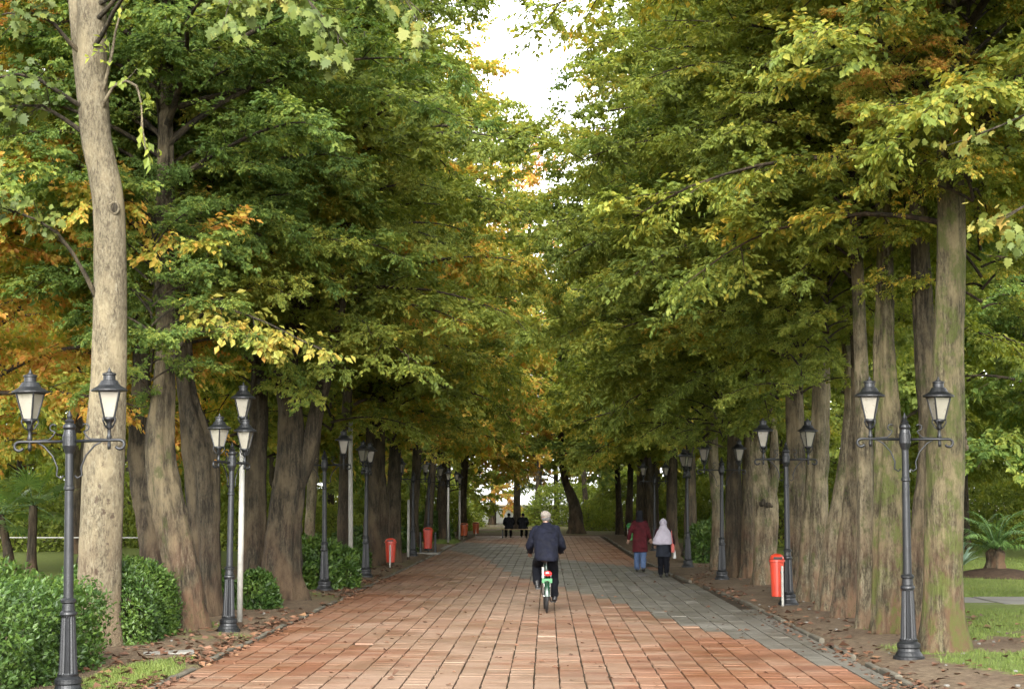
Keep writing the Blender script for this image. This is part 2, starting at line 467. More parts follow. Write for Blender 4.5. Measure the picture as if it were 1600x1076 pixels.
# ------------------------------------------------------------------ paved walk
def tile_mat(name, red):
    t = NT(name)
    P = t.pos()
    sp = t.n('ShaderNodeSeparateXYZ'); t.l(P, sp.inputs[0])
    ix = t.math('FLOOR', t.math('DIVIDE', t.math('SUBTRACT', sp.outputs[0], XL), TW))
    iy = t.math('FLOOR', t.math('DIVIDE', sp.outputs[1], TL))
    cb = t.n('ShaderNodeCombineXYZ'); t.l(ix, cb.inputs[0]); t.l(iy, cb.inputs[1])
    wn = t.n('ShaderNodeTexWhiteNoise', noise_dimensions='2D'); t.l(cb.outputs[0], wn.inputs['Vector'])
    rnd = wn.outputs['Value']
    wear = t.noise(.42, 4, t.scale(P, 1, .55, 1))
    f = t.math('ADD', t.math('MULTIPLY_ADD', rnd, .24, .13), t.math('MULTIPLY', t.noise(1.1, 5, P), .55))
    if red:
        c = t.ramp(f, [(.22, (.080, .032, .016)), (.45, (.116, .048, .023)), (.65, (.140, .064, .032)), (.88, (.160, .085, .048))])
        # paler middle lane: worn red face, with the wet sheen painted into the colour
        mid = t.math('SUBTRACT', 1.0, t.math('MULTIPLY', t.math('ABSOLUTE', t.math('ADD', sp.outputs[0], .9)), .30))
        wf = t.math('MULTIPLY', t.math('ADD', wear, t.math('MULTIPLY', mid, .30)), 1.0)
        wf = t.math('ADD', wf, t.math('MULTIPLY', t.math('SUBTRACT', rnd, .5), .22))
        c = t.mix(t.ramp(wf, [(.46, (0, 0, 0)), (.80, (.9, .9, .9))]), c, (.165, .110, .074))
    else:
        c = t.ramp(f, [(.2, (.052, .048, .038)), (.5, (.075, .069, .056)), (.85, (.105, .097, .079))])
        c = t.mix(t.ramp(wear, [(.56, (0, 0, 0)), (.7, (.7, .7, .7))]), c, (.125, .116, .098))
    st = t.noise(.75, 7, t.scale(P, 1, .6, 1), .68)
    c = t.mix(t.ramp(st, [(.50, (0, 0, 0)), (.60, (.6, .6, .6))]), c, t.mix(1.0, c, (.66, .62, .56), 'MULTIPLY'))
    dirt = t.noise(9, 7, P, .72)
    c = t.mix(t.ramp(dirt, [(.52, (0, 0, 0)), (.72, (.75, .75, .75))]), c, t.mix(1.0, c, (.52, .46, .40), 'MULTIPLY'))
    r = t.ramp(t.noise(.8, 5, P), [(.35, (.34, .34, .34)), (.65, (.72, .72, .72))])
    t.bsdf(c, r, t.bump(t.noise(70, 5, P, .7), .35, .006), .4)
    return t.m
TRED, TGREY = tile_mat('red_paving_tile', True), tile_mat('grey_paving_tile', False)
BED = plain('dirty_joint_bed', (0.0312, 0.024, 0.0156), .95, .5, 3, .1, 0, .8, 60)

mb = MB()
ys = [-6.0, 24, 30, 36, 41, 54, 87.0]
v = []
for y in ys: v += [(XL - .02, y, -.022), (float(right_edge(y)) + .02, y, -.022)]
mb.add(v, [(2 * i, 2 * i + 1, 2 * i + 3, 2 * i + 2) for i in range(len(ys) - 1)])
walk = mb.obj('paved_walk', BED)
tag(walk, 'wide park walk of red and grey square tiles with dark joints', 'path', kind='structure')

NEARB = np.array([[16.2, 3.29], [17.7, 3.29], [19.4, 3.1], [21, 2.84], [22.7, 2.5], [24.9, 1.97], [30, 1.25], [34.8, .34], [40.4, -.85], [53.2, -2.1], [64, -4.2]])
FARB = np.array([[12, 9.0], [40, 6], [43.5, 3.0], [46, 2.5], [52.7, .3], [60, -.6], [69.9, -1.4], [74, -4.2]])
def is_grey(x, y):
    lo = np.interp(y, NEARB[:, 0], NEARB[:, 1]); hi = np.interp(y, FARB[:, 0], FARB[:, 1])
    if y < 16.2: lo = 3.29 - .0 * y
    return lo < x < hi and y < 74

def tile_geo(cx, cy, wx, wy, dz, tx, ty, b=.0035):
    hx, hy = wx / 2, wy / 2
    v = []
    for (sx, sy) in ((-1, -1), (1, -1), (1, 1), (-1, 1)):
        z = dz + tx * sx + ty * sy
        v.append((cx + sx * hx, cy + sy * hy, -.03)); v.append((cx + sx * hx, cy + sy * hy, z - b)); v.append((cx + sx * (hx - b), cy + sy * (hy - b), z))
    f = [(2, 5, 8, 11)]
    for i in range(4):
        j = (i + 1) % 4
        f += [(3 * i, 3 * j, 3 * j + 1, 3 * i + 1), (3 * i + 1, 3 * j + 1, 3 * j + 2, 3 * i + 2)]
    return v, f
shared = {}
rest = {True: MB(), False: MB()}
rows = int((87 + 6) / TL)
for r in range(rows):
    y = -6 + (r + .5) * TL
    k0 = round(16.0 / TL) * TL
    for cix in range(NC):
        x = XL + (cix + .5) * TW
        if x + TW * .5 > float(right_edge(y)) + .03: continue
        if random.random() < .004 and y > 18: continue                       # a missing tile
        g = is_grey(x, y)
        jx = random.gauss(0, .0022)
        single = k0 <= y < k0 + 10.6 * TL
        dz, tx, ty = random.gauss(0, .0007) + (.005 if random.random() < .018 else 0), random.gauss(0, .0006), random.gauss(0, .0006)
        wx, wy = TW - random.choice((.014, .018, .022)), TL - random.choice((.002, .003, .005))
        if single:
            key = (g, random.randrange(4))
            if key not in shared:
                q = MB(); q.add(*tile_geo(0, 0, wx, wy, 0, tx, ty)); shared[key] = q.mesh('tile', TGREY if g else TRED)
            link('tile', shared[key], walk, (x + jx, y, dz))
        else:
            rest[g].add(*tile_geo(x + jx, y, wx, wy, dz, tx, ty))
for g, q in rest.items():
    tag(q.obj('grey_tile_field' if g else 'red_tile_field', TGREY if g else TRED, walk), kind='stuff')

# kerb stones, half sunk
for side in (-1, 1):
    kb = empty('kerb', (0, 0, 0))
    tag(kb, 'worn half buried kerb along the ' + ('hedge' if side < 0 else 'mossy trunk') + ' side of the walk', 'kerb', kind='structure')
    km = []
    for i in range(5):
        q = MB(); L = .78; dx = random.uniform(-.01, .01)
        q.bbox(-.038 + dx, .038, -L / 2, L / 2, -.12, random.uniform(.0, .022), .012)
        km.append(q.mesh('kerb_stone', M['kerb']))
    y = 2.0
    while y < 86.5:
        if not (side < 0 and 62.5 < y < 68.5) and not (random.random() < (.12 if side < 0 else .2)):
            xx = XL - .07 if side < 0 else float(right_edge(y)) + .085
            o = link('kerb_stone', random.choice(km), kb, (xx + random.gauss(0, .008), y + .4, random.uniform(-.006, .012)))
            o.rotation_euler = (0, random.gauss(0, .04), random.gauss(0, .012) + (0 if side < 0 else math.atan(float(right_edge(y) - right_edge(y + .8)) / .8)))
        y += .8

# side paths
def slabs(name, label, x0, x1, y0, y1, n, z=.06, parent=None):
    p = empty(name, ((x0 + x1) / 2, y0, 0)); tag(p, label, 'path', kind='structure')
    for i in range(n):
        a = x0 + (x1 - x0) * i / n - p.location.x; b = x0 + (x1 - x0) * (i + 1) / n - p.location.x - .025
        q = MB(); q.bbox(a, b, 0, y1 - y0, -.25, z + random.uniform(-.008, .01), .015); q.obj('slab', M['concrete'], p)
    return p
slabs('side_path', 'pale concrete strip crossing the lawn behind the mossy trunk', 6.6, 34, 28.4, 30.5, 20, .075)
slabs('side_path', 'narrow concrete edging in front of the pale strip on the lawn', 6.6, 34, 26.9, 27.4, 20, .05)
q = MB(); q.box(6.6, 34, 27.42, 28.38, -.2, -.02 + .05); tag(q.obj('gutter', M['mulch']), 'dark gutter between the concrete strips', 'gutter', kind='structure')  # dark strip laid between the edging and the slabs
slabs('side_path', 'pale side path joining the walk beyond the bin with two dark posts', -26, -3.98, 63.0, 68.0, 16, .012)
slabs('forecourt', 'pale open paving beyond the end of the walk', -14, 8, 97, 118, 8, .04)

# ------------------------------------------------------------------ leaves and crowns
def rotz(v, a):
    c, s = np.cos(a), np.sin(a)
    return np.stack([v[..., 0] * c - v[..., 1] * s, v[..., 0] * s + v[..., 1] * c, v[..., 2]], -1)
def unit(v): return v / np.maximum(np.linalg.norm(v, axis=-1, keepdims=True), 1e-9)

def leaf_quads(b, d, nrm, L, W, lr, cr):
    """folded rhombic leaves: base b, direction d, upper side nrm"""
    d = unit(d); s = unit(np.cross(d, nrm)); u = np.cross(s, d)
    L = L[:, None]; W = W[:, None]
    mid = b + d * L * .45 - u * L * .05
    v = np.stack([b, mid + s * W * .5 + u * W * .16, b + d * L - u * L * .14, mid - s * W * .5 + u * W * .16], 1).reshape(-1, 3)
    f = np.arange(len(v)).reshape(-1, 4)
    return v, f, {'lr': ('FACE', lr), 'cr': ('FACE', cr)}

_half = [(.10, -.05), (.26, -.05), (.44, .06), (.33, .20), (.54, .36), (.44, .43), (.30, .42), (.37, .66), (.24, .64), (.13, .70)]
STAR = [(0, 0)] + _half + [(.0, 1.0)] + [(-p, q + .01) for p, q in _half[::-1]]
def leaf_stars(b, d, nrm, L, lr, cr):
    """five-lobed plane leaves"""
    d = unit(d); s = unit(np.cross(d, nrm)); u = np.cross(s, d)
    v = np.stack([b + d * (L * q)[:, None] + s * (L * p)[:, None] + u * (-.30 * L * (p * p + .8 * q * q))[:, None] for p, q in STAR], 1).reshape(-1, 3)
    return v, np.arange(len(v)).reshape(-1, len(STAR)), {'lr': ('FACE', lr), 'cr': ('FACE', cr)}

def twig_leaves(p0, d, Ls, g, ntw, nlf, L0, tw_len=.5, cr=None, spread=1.0, radial=False):
    """p0,d (S,3), Ls (S,): a leafy spray round each side branch; returns leaf arrays"""
    S = len(p0)
    s = g.uniform(.08, 1.0, (S, ntw))
    tb = p0[:, None] + d[:, None] * (s * Ls[:, None])[..., None]
    tb[..., 2] -= .10 * (s * Ls[:, None]) ** 2
    sg = np.where(g.random((S, ntw)) < .5, -1, 1)
    td = rotz(np.repeat(d[:, None], ntw, 1), sg * g.uniform(.4, 1.35, (S, ntw)) * spread)
    td[..., 2] = td[..., 2] * .5 + g.normal(-.10, .42, (S, ntw))
    td = unit(td)
    tl = tw_len * g.uniform(.6, 1.3, (S, ntw)) * (1.15 - .5 * s)
    q = (np.arange(nlf) + .5) / nlf
    q = np.clip(q[None, None] + g.normal(0, .03, (S, ntw, nlf)), 0, 1.05)
    lb = tb[:, :, None] + td[:, :, None] * (q * tl[..., None])[..., None]
    lb[..., 2] -= .16 * (q * tl[..., None]) ** 2
    lb += g.normal(0, .025, lb.shape)
    side = np.where((np.arange(nlf) % 2) == 0, 1., -1.)
    ld = rotz(np.repeat(td[:, :, None], nlf, 2), side[None, None] * g.uniform(.35, 1.25, (S, ntw, nlf)))
    ld[..., 2] -= g.uniform(.1, 1.0, ld.shape[:-1])
    out = (p0 if radial else d) * np.array([1., 1., 0.])
    out = unit(out + 1e-6)[:, None, None]
    nr = out * .75 + np.array([0, 0, .75]) + g.normal(0, .50, ld.shape)
    n = S * ntw * nlf
    crv = np.repeat((g.random(S) if cr is None else cr), ntw * nlf) + np.repeat(g.normal(0, .10, S * ntw), nlf)
    L = L0 * np.clip(np.exp(g.normal(-.05, .32, n)), .4, 1.7)
    return lb.reshape(-1, 3), ld.reshape(-1, 3), nr.reshape(-1, 3), L, g.random(n), crv

def multi_tube(chains, n):
    """chains: list of (pts (k,3), radii (k,)) -> one array mesh"""
    V, F, o = [], [], 0
    for pts, rad in chains:
        pts = np.asarray(pts, float); k = len(pts)
        tg = unit(np.gradient(pts, axis=0))
        ref = np.where(np.abs(tg[:, 2:3]) > .8, np.array([[1., 0, 0]]), np.array([[0, 0, 1.]]))
        a = unit(np.cross(tg, ref)); b = np.cross(tg, a)
        th = np.arange(n) * 2 * PI / n
        r = np.asarray(rad)[:, None, None]
        V.append((pts[:, None] + r * (a[:, None] * np.cos(th)[None, :, None] + b[:, None] * np.sin(th)[None, :, None])).reshape(-1, 3))
        i = np.arange(k - 1)[:, None] * n; j = np.arange(n)[None]; j2 = (j + 1) % n
        F.append((np.stack([i + j, i + j2, i + n + j2, i + n + j], -1)).reshape(-1, 4) + o)
        o += k * n
    return np.concatenate(V), np.concatenate(F)

def gen_crown(seed, H=13.0, RM=5.0, nl=34, L0=.12, ntw=9, nlf=17, substep=.55, tw=.5, W=.6):
    g = np.random.default_rng(seed)
    chains, P0, D, LS = [], [], [], []
    for i in range(nl):
        f = (i + g.uniform(0, .8)) / nl
        z0 = H * f * .86
        prof = .80 + .25 * math.sin(min(1, f * 1.6) * PI * .9) if f < .55 else 1.0 - (f - .55) * 1.45
        L = RM * prof * g.uniform(.72, 1.18)
        az = i * 2.399 + g.normal(0, .3)
        el = R(34 + 22 * f + g.normal(0, 7))
        droop = R(66 - 34 * f + g.normal(0, 8))
        k = 9
        p = np.array([0, 0, z0]); pts = [p]
        for s in range(k):
            t_ = (s + 1) / k
            e = el - droop * t_ ** 1.2
            az += g.normal(0, .10)
            p = p + np.array([math.cos(az) * math.cos(e), math.sin(az) * math.cos(e), math.sin(e)]) * L / k
            pts.append(p)
        pts = np.array(pts)
        chains.append((pts, np.linspace(.016 + L * .010, .008, k + 1)))
        ns = max(4, int(L / substep * 1.55))
        for j in range(ns):
            t_ = .20 + .80 * (j + g.uniform(0, .9)) / ns
            x = min(t_, .999) * k; a = int(x); q = pts[a] + (pts[a + 1] - pts[a]) * (x - a)
            d = unit(pts[a + 1] - pts[a])
            d = rotz(d[None], np.array([(1 if j % 2 else -1) * g.uniform(.45, 1.25)]))[0]
            d[2] = d[2] * .6 + g.normal(.04, .36); d = unit(d)
            ls = (1.65 - .85 * t_) * g.uniform(.6, 1.15) * (RM / 5)
            P0.append(q); D.append(d); LS.append(ls)
            e1 = q + d * ls * .5 - np.array([0, 0, .025 * ls * ls]); e2 = q + d * ls - np.array([0, 0, .10 * ls * ls])
            chains.append((np.array([q, e1, e2]), np.array([.012, .008, .003])))
    P0, D, LS = np.array(P0), np.array(D), np.array(LS)
    b, d, nr, L, lr, cr = twig_leaves(P0, D, LS, g, ntw, nlf, L0, tw, radial=True)
    v, f, at = leaf_quads(b, d, nr, L, L * W, lr, cr)
    leaf = mesh_np('crown', v, f, LEAF['green'], False, at)
    bv, bf = multi_tube(chains, 5)
    br = mesh_np('branches', bv, bf, BARK['dark'], True)
    return leaf, br

NEAR = [gen_crown(101, 13, 5.3, 38, .098, 14, 17), gen_crown(102, 12, 5.1, 38, .094, 14, 17), gen_crown(103, 14, 5.5, 38, .100, 14, 17)]
FAR = [gen_crown(201, 13, 5.3, 34, .18, 9, 10, .6, .6, .66), gen_crown(202, 14, 5.5, 34, .18, 9, 10, .62, .6, .66)]

def catmull(P, step):
    P = np.asarray(P, float)
    Q = np.vstack([2 * P[0] - P[1], P, 2 * P[-1] - P[-2]])
    out = []
    for i in range(1, len(Q) - 2):
        n = max(2, int(np.linalg.norm(Q[i + 1][:3] - Q[i][:3]) / step))
        t_ = np.linspace(0, 1, n, endpoint=False)[:, None]
        a, b, c, d = Q[i - 1], Q[i], Q[i + 1], Q[i + 2]
        out.append(.5 * ((2 * b) + (c - a) * t_ + (2 * a - 5 * b + 4 * c - d) * t_ ** 2 + (3 * b - a - 3 * c + d) * t_ ** 3))
    out.append(P[-1:])
    return np.vstack(out)

def trunk_mesh(pts, mat, seed, sides=22, step=.14, rough=1.0, flare=.55, sink=.12):
    """pts: (x,y,z,r) relative to the base"""
    g = np.random.default_rng(seed)
    S = catmull([(p[0], p[1], p[2], p[3]) for p in pts], step)
    S[:, 3] = np.maximum(S[:, 3], .012)
    k = len(S)
    th = np.arange(sides) * 2 * PI / sides
    T, Z = np.meshgrid(th, S[:, 2])
    f = 1 + rough * (.05 * np.sin(3 * T + g.uniform(0, 6) + .5 * Z) + .045 * np.sin(5 * T + g.uniform(0, 6) - .35 * Z) + .03 * np.sin(8 * T + g.uniform(0, 6) + .8 * Z))
    f += rough * .14 * (fbm(T * 1.6 + seed, Z * 1.8, seed) - .5) + rough * .13 * (np.abs(vnoise(T * 6.5 + seed, Z * 1.6, seed) - .5) - .25) + rough * .06 * (vnoise(T * 12 + seed, Z * 7, seed) - .5)
    zb = Z - S[0, 2]
    f += flare * np.exp(-zb / .22) * (.55 + .45 * np.sin(4 * T + g.uniform(0, 6)))
    rr = S[:, 3:4] * f
    X = S[:, 0:1] + rr * np.cos(T); Y = S[:, 1:2] + rr * np.sin(T)
    Zv = Z.copy(); Zv[0] -= sink
    v = np.stack([X, Y, Zv], -1).reshape(-1, 3)
    i = np.arange(k - 1)[:, None] * sides; j = np.arange(sides)[None]; j2 = (j + 1) % sides
    fc = np.stack([i + j, i + j2, i + sides + j2, i + sides + j], -1).reshape(-1, 4)
    return mesh_np('trunk', v, fc, mat, True)

def low_crowns(tree, items):
    for var, x, y, z, s, pal, rz in items: put_crown(tree, var, x, y, z, s, pal, rz)
def put_crown(tree, var, xt, yt, z, scale, pal, rz, sz=1.0, bark=None):
    lf, br = var
    for nm, me in (('branches', br), ('crown', lf)):
        o = link(nm, me, tree, (xt, yt, z))
        o.scale = (scale, scale, scale * sz); o.rotation_euler = (0, 0, rz)
        if nm == 'crown':
            o['kind'] = 'stuff'
            o.material_slots[0].link = 'OBJECT'; o.material_slots[0].material = LEAF[pal]

GR = 'trees standing in rows along the walk'
def row_tree(Y, pts, bark, label, crown=None, group=GR, seed=None, sides=36, top=5.0, rough=1.8, flare=.55, lean_y=None):
    """pts: (x, z, r) in metres as they stand; crown = (variant, z, scale, palette, rz)"""
    x0 = pts[0][0]
    seed = seed if seed is not None else int(Y * 17 + x0 * 7) % 1000
    g = np.random.default_rng(seed)
    t = empty('broadleaf_tree', (x0, Y, float(ground_z(np.array([x0]), np.array([Y]))[0])))
    tag(t, label, 'tree', group)
    ly = g.normal(0, .04) if lean_y is None else lean_y
    P = [(x - x0, ly * z, z, r * (1.06 if rough > .5 else 1.0)) for x, z, r in pts]
    x, z, r = pts[-1]
    dx = (pts[-1][0] - pts[-2][0]) / max(.5, pts[-1][1] - pts[-2][1]) * .3
    P.append((x - x0 + dx * top * .5, ly * (z + top * .5), z + top * .5, r * .72))
    P.append((x - x0 + dx * top, ly * (z + top), z + top, r * .25))
    link('trunk', trunk_mesh(P, BARK[bark], seed, sides, .10 if sides > 20 else .16, rough, flare), t)
    if crown:
        var, zc, s, pal, rz = crown[:5]
        zz = [p[2] for p in P]
        xt = float(np.interp(zc, zz, [p[0] for p in P])); yt = float(np.interp(zc, zz, [p[1] for p in P]))
        put_crown(t, var, xt, yt, zc, s, pal, rz, crown[5] if len(crown) > 5 else (.80 if Y < 36 else .98))
    return t

N0, N1, N2 = NEAR; V0, V1 = FAR
# ---- hedge side of the walk
T1 = row_tree(20.45, [(-5.69, 0, .28), (-5.71, .9, .272), (-5.69, 2.36, .258), (-5.65, 3.68, .225), (-5.70, 5.61, .205), (-5.91, 6.71, .20), (-5.99, 8.43, .185)], 'pale',
     'tall pale smooth plane tree rising behind the clipped hedge', (N2, 11.0, 1.0, 'plane', 1.0), group=None, seed=3, sides=28, rough=.35, flare=.35, top=9, lean_y=0.0)
T2 = row_tree(23.19, [(-5.14, 0, .23), (-5.25, .77, .235), (-5.47, 1.69, .23), (-5.64, 2.56, .20), (-5.60, 3.93, .13), (-5.65, 5.44, .13)], 'brown',
     'thick leaning trunk with yellow leaves on a low branch behind second hedge', (N0, 5.6, .80, 'lush', 2.2), group=None, seed=21, rough=1.5)
row_tree(27.19, [(-6.46, 0, .285), (-6.62, 1.13, .25), (-6.84, 2.54, .24), (-6.88, 3.85, .15), (-6.89, 5.17, .135)], 'dark',
     'dark trunk leaning away from the walk behind the thick leaning trunk', (N1, 5.0, .74, 'yellow_green', .4), group=None, seed=22)
row_tree(25.73, [(-5.41, 0, .205), (-5.48, 1.17, .22), (-5.59, 2.51, .27), (-5.87, 3.74, .14), (-5.95, 5.31, .125)], 'dark',
     'broad fluted trunk that swells upward beside the lamp with white pole', (N2, 5.4, .78, 'lush', 4.0), group=None, seed=23)
row_tree(30.39, [(-5.52, 0, .24), (-5.54, 1.04, .195), (-5.54, 2.86, .17), (-5.52, 5.31, .135), (-5.57, 7.8, .10)], 'dark',
     'straight brown trunk just behind the white lamp pole', (N1, 4.6, .98, 'green', 5.2), group=None, seed=24)
T4 = row_tree(29.82, [(-4.98, 0, .355), (-4.93, 1.06, .31), (-4.81, 2.24, .275), (-4.80, 3.43, .22), (-4.90, 4.28, .195), (-4.62, 5.48, .17), (-4.54, 6.21, .145)], 'dark',
     'stout dark tree forking into two stems beside the walk', (N0, 5.2, .96, 'green', 1.2), group=None, seed=25)
link('stem', trunk_mesh([(.22, 0, 1.7, .13), (.50, 0, 2.6, .16), (.69, 0, 3.55, .145), (.97, 0, 4.76, .12), (1.2, .1, 6.46, .09), (1.3, .2, 8.5, .03)], BARK['dark'], 26, 18, .14, 1, 0, 0), T4)
row_tree(36.5, [(-5.35, 0, .13), (-5.4, 1.2, .11), (-5.35, 2.6, .11), (-5.25, 4.2, .09)], 'light',
     'slender pale trunk behind the leafy shrub beyond the forked tree', (N2, 4.4, .96, 'yellow_green', 2.9), group=None, seed=27, sides=14)
row_tree(42.91, [(-5.42, 0, .155), (-5.44, 1.9, .13), (-5.34, 4.99, .12)], 'dark', 'narrow dark trunk beside the bare white pole', (N1, 4.2, 1.05, 'yellow_green', .9), group=None, seed=28, sides=14)
row_tree(45.86, [(-4.90, 0, .365), (-4.90, 1.9, .275), (-4.94, 4.28, .22), (-4.93, 6.69, .145)], 'dark', 'massive dark trunk standing right behind the red bin', (N0, 4.0, 1.0, 'green', 3.3), group=None, seed=29)
row_tree(48.6, [(-4.62, 0, .19), (-4.63, 1.9, .155), (-4.6, 5.38, .115)], 'dark', 'dark trunk next to the massive one behind the red bin', (N2, 4.2, .9, 'yellow_green', 5.5), group=None, seed=30, sides=14)
# ---- mossy side of the walk
R1 = row_tree(19.99, [(4.85, 0, .265), (4.87, .93, .225), (4.91, 2.51, .215), (4.95, 3.62, .18), (5.01, 4.91, .165), (5.01, 6.55, .14)], 'mossy',
     'stout mossy green trunk with a burl beside the double lamp', (N1, 5.2, .95, 'yellow_green', 2.0), group=None, seed=41, rough=.7)
row_tree(22.22, [(5.07, 0, .14), (5.11, 1.26, .12), (5.26, 2.58, .11), (5.25, 3.82, .13), (5.22, 5.71, .11)], 'brown',
     'narrow dark trunk squeezed behind the stout mossy trunk', (N0, 6.0, .72, 'green', .3), group=None, seed=42, sides=28)
row_tree(22.42, [(4.69, 0, .21), (4.72, 1.26, .185), (4.79, 2.59, .175), (4.75, 3.84, .135), (4.78, 5.29, .105), (4.77, 6.39, .10)], 'mossy',
     'mossy trunk directly behind the post of the double lamp', (N2, 6.0, .75, 'green', 3.9), group=None, seed=43)
row_tree(23.29, [(4.58, 0, .155), (4.61, 1.24, .13), (4.62, 2.61, .115), (4.61, 3.92, .095), (4.60, 6.37, .08)], 'light',
     'slim pale trunk between the mossy trunk and a reddish one', (N1, 5.9, .72, 'green', 1.0), group=None, seed=44, sides=28, rough=.8)
row_tree(25.53, [(4.69, 0, .20), (4.76, 1.18, .15), (4.89, 2.69, .11), (4.93, 4.12, .085), (4.88, 6.81, .09)], 'brown',
     'trunk with reddish foot next to a leaning pale trunk', (N0, 5.2, .78, 'green', 5.0), group=None, seed=45, sides=28)
row_tree(27.13, [(4.70, 0, .18), (4.80, 1.13, .16), (5.02, 2.29, .14), (5.13, 3.82, .095), (4.95, 5.46, .085)], 'light',
     'pale trunk leaning away from the walk among upright trunks', (N2, 5.0, .78, 'lush', 2.5), group=None, seed=46, sides=28, rough=.8)
row_tree(29.66, [(4.87, 0, .26), (4.89, 1.07, .21), (5.00, 2.82, .175), (5.07, 4.48, .14), (5.0, 6.4, .13)], 'light',
     'tall straight pale trunk with a green mossy foot', (N1, 5.0, .98, 'green', 4.3), group=None, seed=47)
row_tree(32.06, [(4.92, 0, .165), (4.96, 1.0, .155), (4.95, 3.67, .16), (4.97, 5.47, .14)], 'brown',
     'brown trunk just behind the lamp with red bin', (N0, 4.7, .98, 'green', .8), group=None, seed=48, sides=28)
R9 = row_tree(35.67, [(4.77, 0, .25), (4.80, .91, .21), (4.83, 1.75, .235), (4.69, 2.74, .155), (4.62, 3.88, .125), (4.54, 5.31, .115)], 'light',
     'twisted pale trunk with a knot and two stems beside the red bin', (N2, 4.4, .94, 'yellow_green', 1.7), group=None, seed=49)
link('stem', trunk_mesh([(.10, 0, 1.6, .10), (.24, 0, 2.2, .12), (.27, 0, 2.9, .10), (.22, .05, 4.2, .08), (.2, .1, 6, .04)], BARK['light'], 50, 14, .14, 1, 0, 0), R9)
row_tree(38.57, [(4.78, 0, .17), (4.81, 2.35, .135), (4.88, 4.66, .10)], 'brown', 'brown trunk behind the twisted pale trunk', (N1, 4.2, .9, 'green', 3.0), group=None, seed=51, sides=14)
row_tree(38.9, [(4.45, 0, .21), (4.5, 2.35, .17), (4.53, 4.02, .135), (4.55, 6.17, .11)], 'dark', 'straight dark trunk beside the lamp before the round shrub', (N0, 4.0, 1.0, 'green', 5.9), group=None, seed=52, sides=16)
row_tree(42.74, [(4.54, 0, .20), (4.51, 1.56, .15), (4.40, 2.92, .135), (4.38, 4.96, .12)], 'light', 'pale curving trunk beside the round shrub', (N2, 4.0, .9, 'green', .2), group=None, seed=53, sides=16)
row_tree(53.97, [(4.75, 0, .235), (4.78, 1.91, .175), (4.80, 4.7, .125)], 'dark', 'dark trunk beyond the round shrub', (N1, 3.7, .95, 'yellow_green', 2.2), group=None, seed=54, sides=14)

# ---- lower leafage that hangs round the stems
def by_label(txt): return [o for o in COL.objects if o.get('label', '').startswith(txt)][0]
low_crowns(T2, [(N1, -.7, .6, 5.4, .5, 'lush', 1.0), (N2, -.5, -.6, 3.3, .26, 'lush', 2.0)])
low_crowns(by_label('dark trunk leaning away'), [(N0, .4, -.2, 4.2, .5, 'lush', 2.0)])
low_crowns(by_label('broad fluted'), [(N2, -.2, .3, 4.6, .48, 'green', 3.0)])
low_crowns(by_label('straight brown trunk'), [(N0, 0, 0, 3.7, .5, 'lush', .2)])
low_crowns(T4, [(N1, .9, .3, 4.4, .55, 'green', 4.4)])
low_crowns(by_label('slender pale trunk'), [(N0, .4, 0, 3.3, .5, 'green', 1.2)])
low_crowns(by_label('massive dark'), [(N1, .5, 0, 3.3, .6, 'yellow_green', 5.0)])
low_crowns(by_label('tall straight pale'), [(N0, -.2, 0, 4.2, .5, 'green', 2.8)])
low_crowns(by_label('brown trunk just'), [(N2, -.3, 0, 3.8, .55, 'green', 1.8)])
low_crowns(by_label('brown trunk behind'), [(N0, -.5, 0, 3.3, .55, 'green', 4.8)])
low_crowns(by_label('pale curving'), [(N1, -.4, 0, 3.0, .6, 'green', .6)])
low_crowns(R1, [(N2, -.7, -1.3, 6.2, .17, 'rust', 1.1), (N0, .25, -1.0, 5.3, .36, 'yellow_green', 2.3)])
low_crowns(by_label('trunk with reddish'), [(N1, -.35, -.9, 4.1, .27, 'green', 1.3)])
low_crowns(by_label('pale trunk leaning'), [(N0, -.5, -.7, 3.5, .30, 'green', 4.1)])
low_crowns(by_label('narrow dark trunk squeezed'), [(N2, .9, -.3, 4.4, .34, 'yellow_green', .7)])
low_crowns(by_label('twisted pale'), [(N1, -.9, -.2, 3.0, .30, 'green', 2.7)])
low_crowns(by_label('mossy trunk directly'), [(N1, -.3, .6, 5.0, .42, 'green', 3.6)])

# ---- burl, knot hole
def lump(name, parent, c, r, mat, seed, squash=(1, 1, 1)):
    g = np.random.default_rng(seed)
    q = MB()
    for i in range(9):
        a = g.normal(0, .55, 3)
        q.ell((c[0] + a[0] * r * squash[0], c[1] + a[1] * r * squash[1], c[2] + a[2] * r * squash[2]), r * g.uniform(.25, .55), 10, 7)
    q.obj(name, mat, parent, smooth=True)
lump('burl', R1, (.26, -.10, 2.52), .13, BARK['brown'], 1, (.8, .6, 1.2))
lump('knot', R9, (.05, -.20, 1.72), .12, BARK['dark'], 2, (1, .4, .7))
q = MB(); q.tube([(.115 + .062 * math.cos(a), -.190 - .012 * math.cos(a * 2), 5.58 + .075 * math.sin(a)) for a in [i * PI / 8 for i in range(17)]], .016, 6); q.obj('knot_rim', BARK['pale'], T1, smooth=True)
q = MB(); q.ell((.115, -.175, 5.58), (.058, .022, .070)); q.obj('knot_hole_shade', BARK['dark'], T1, smooth=True)  # solid dark plug standing in for the shade inside the hole

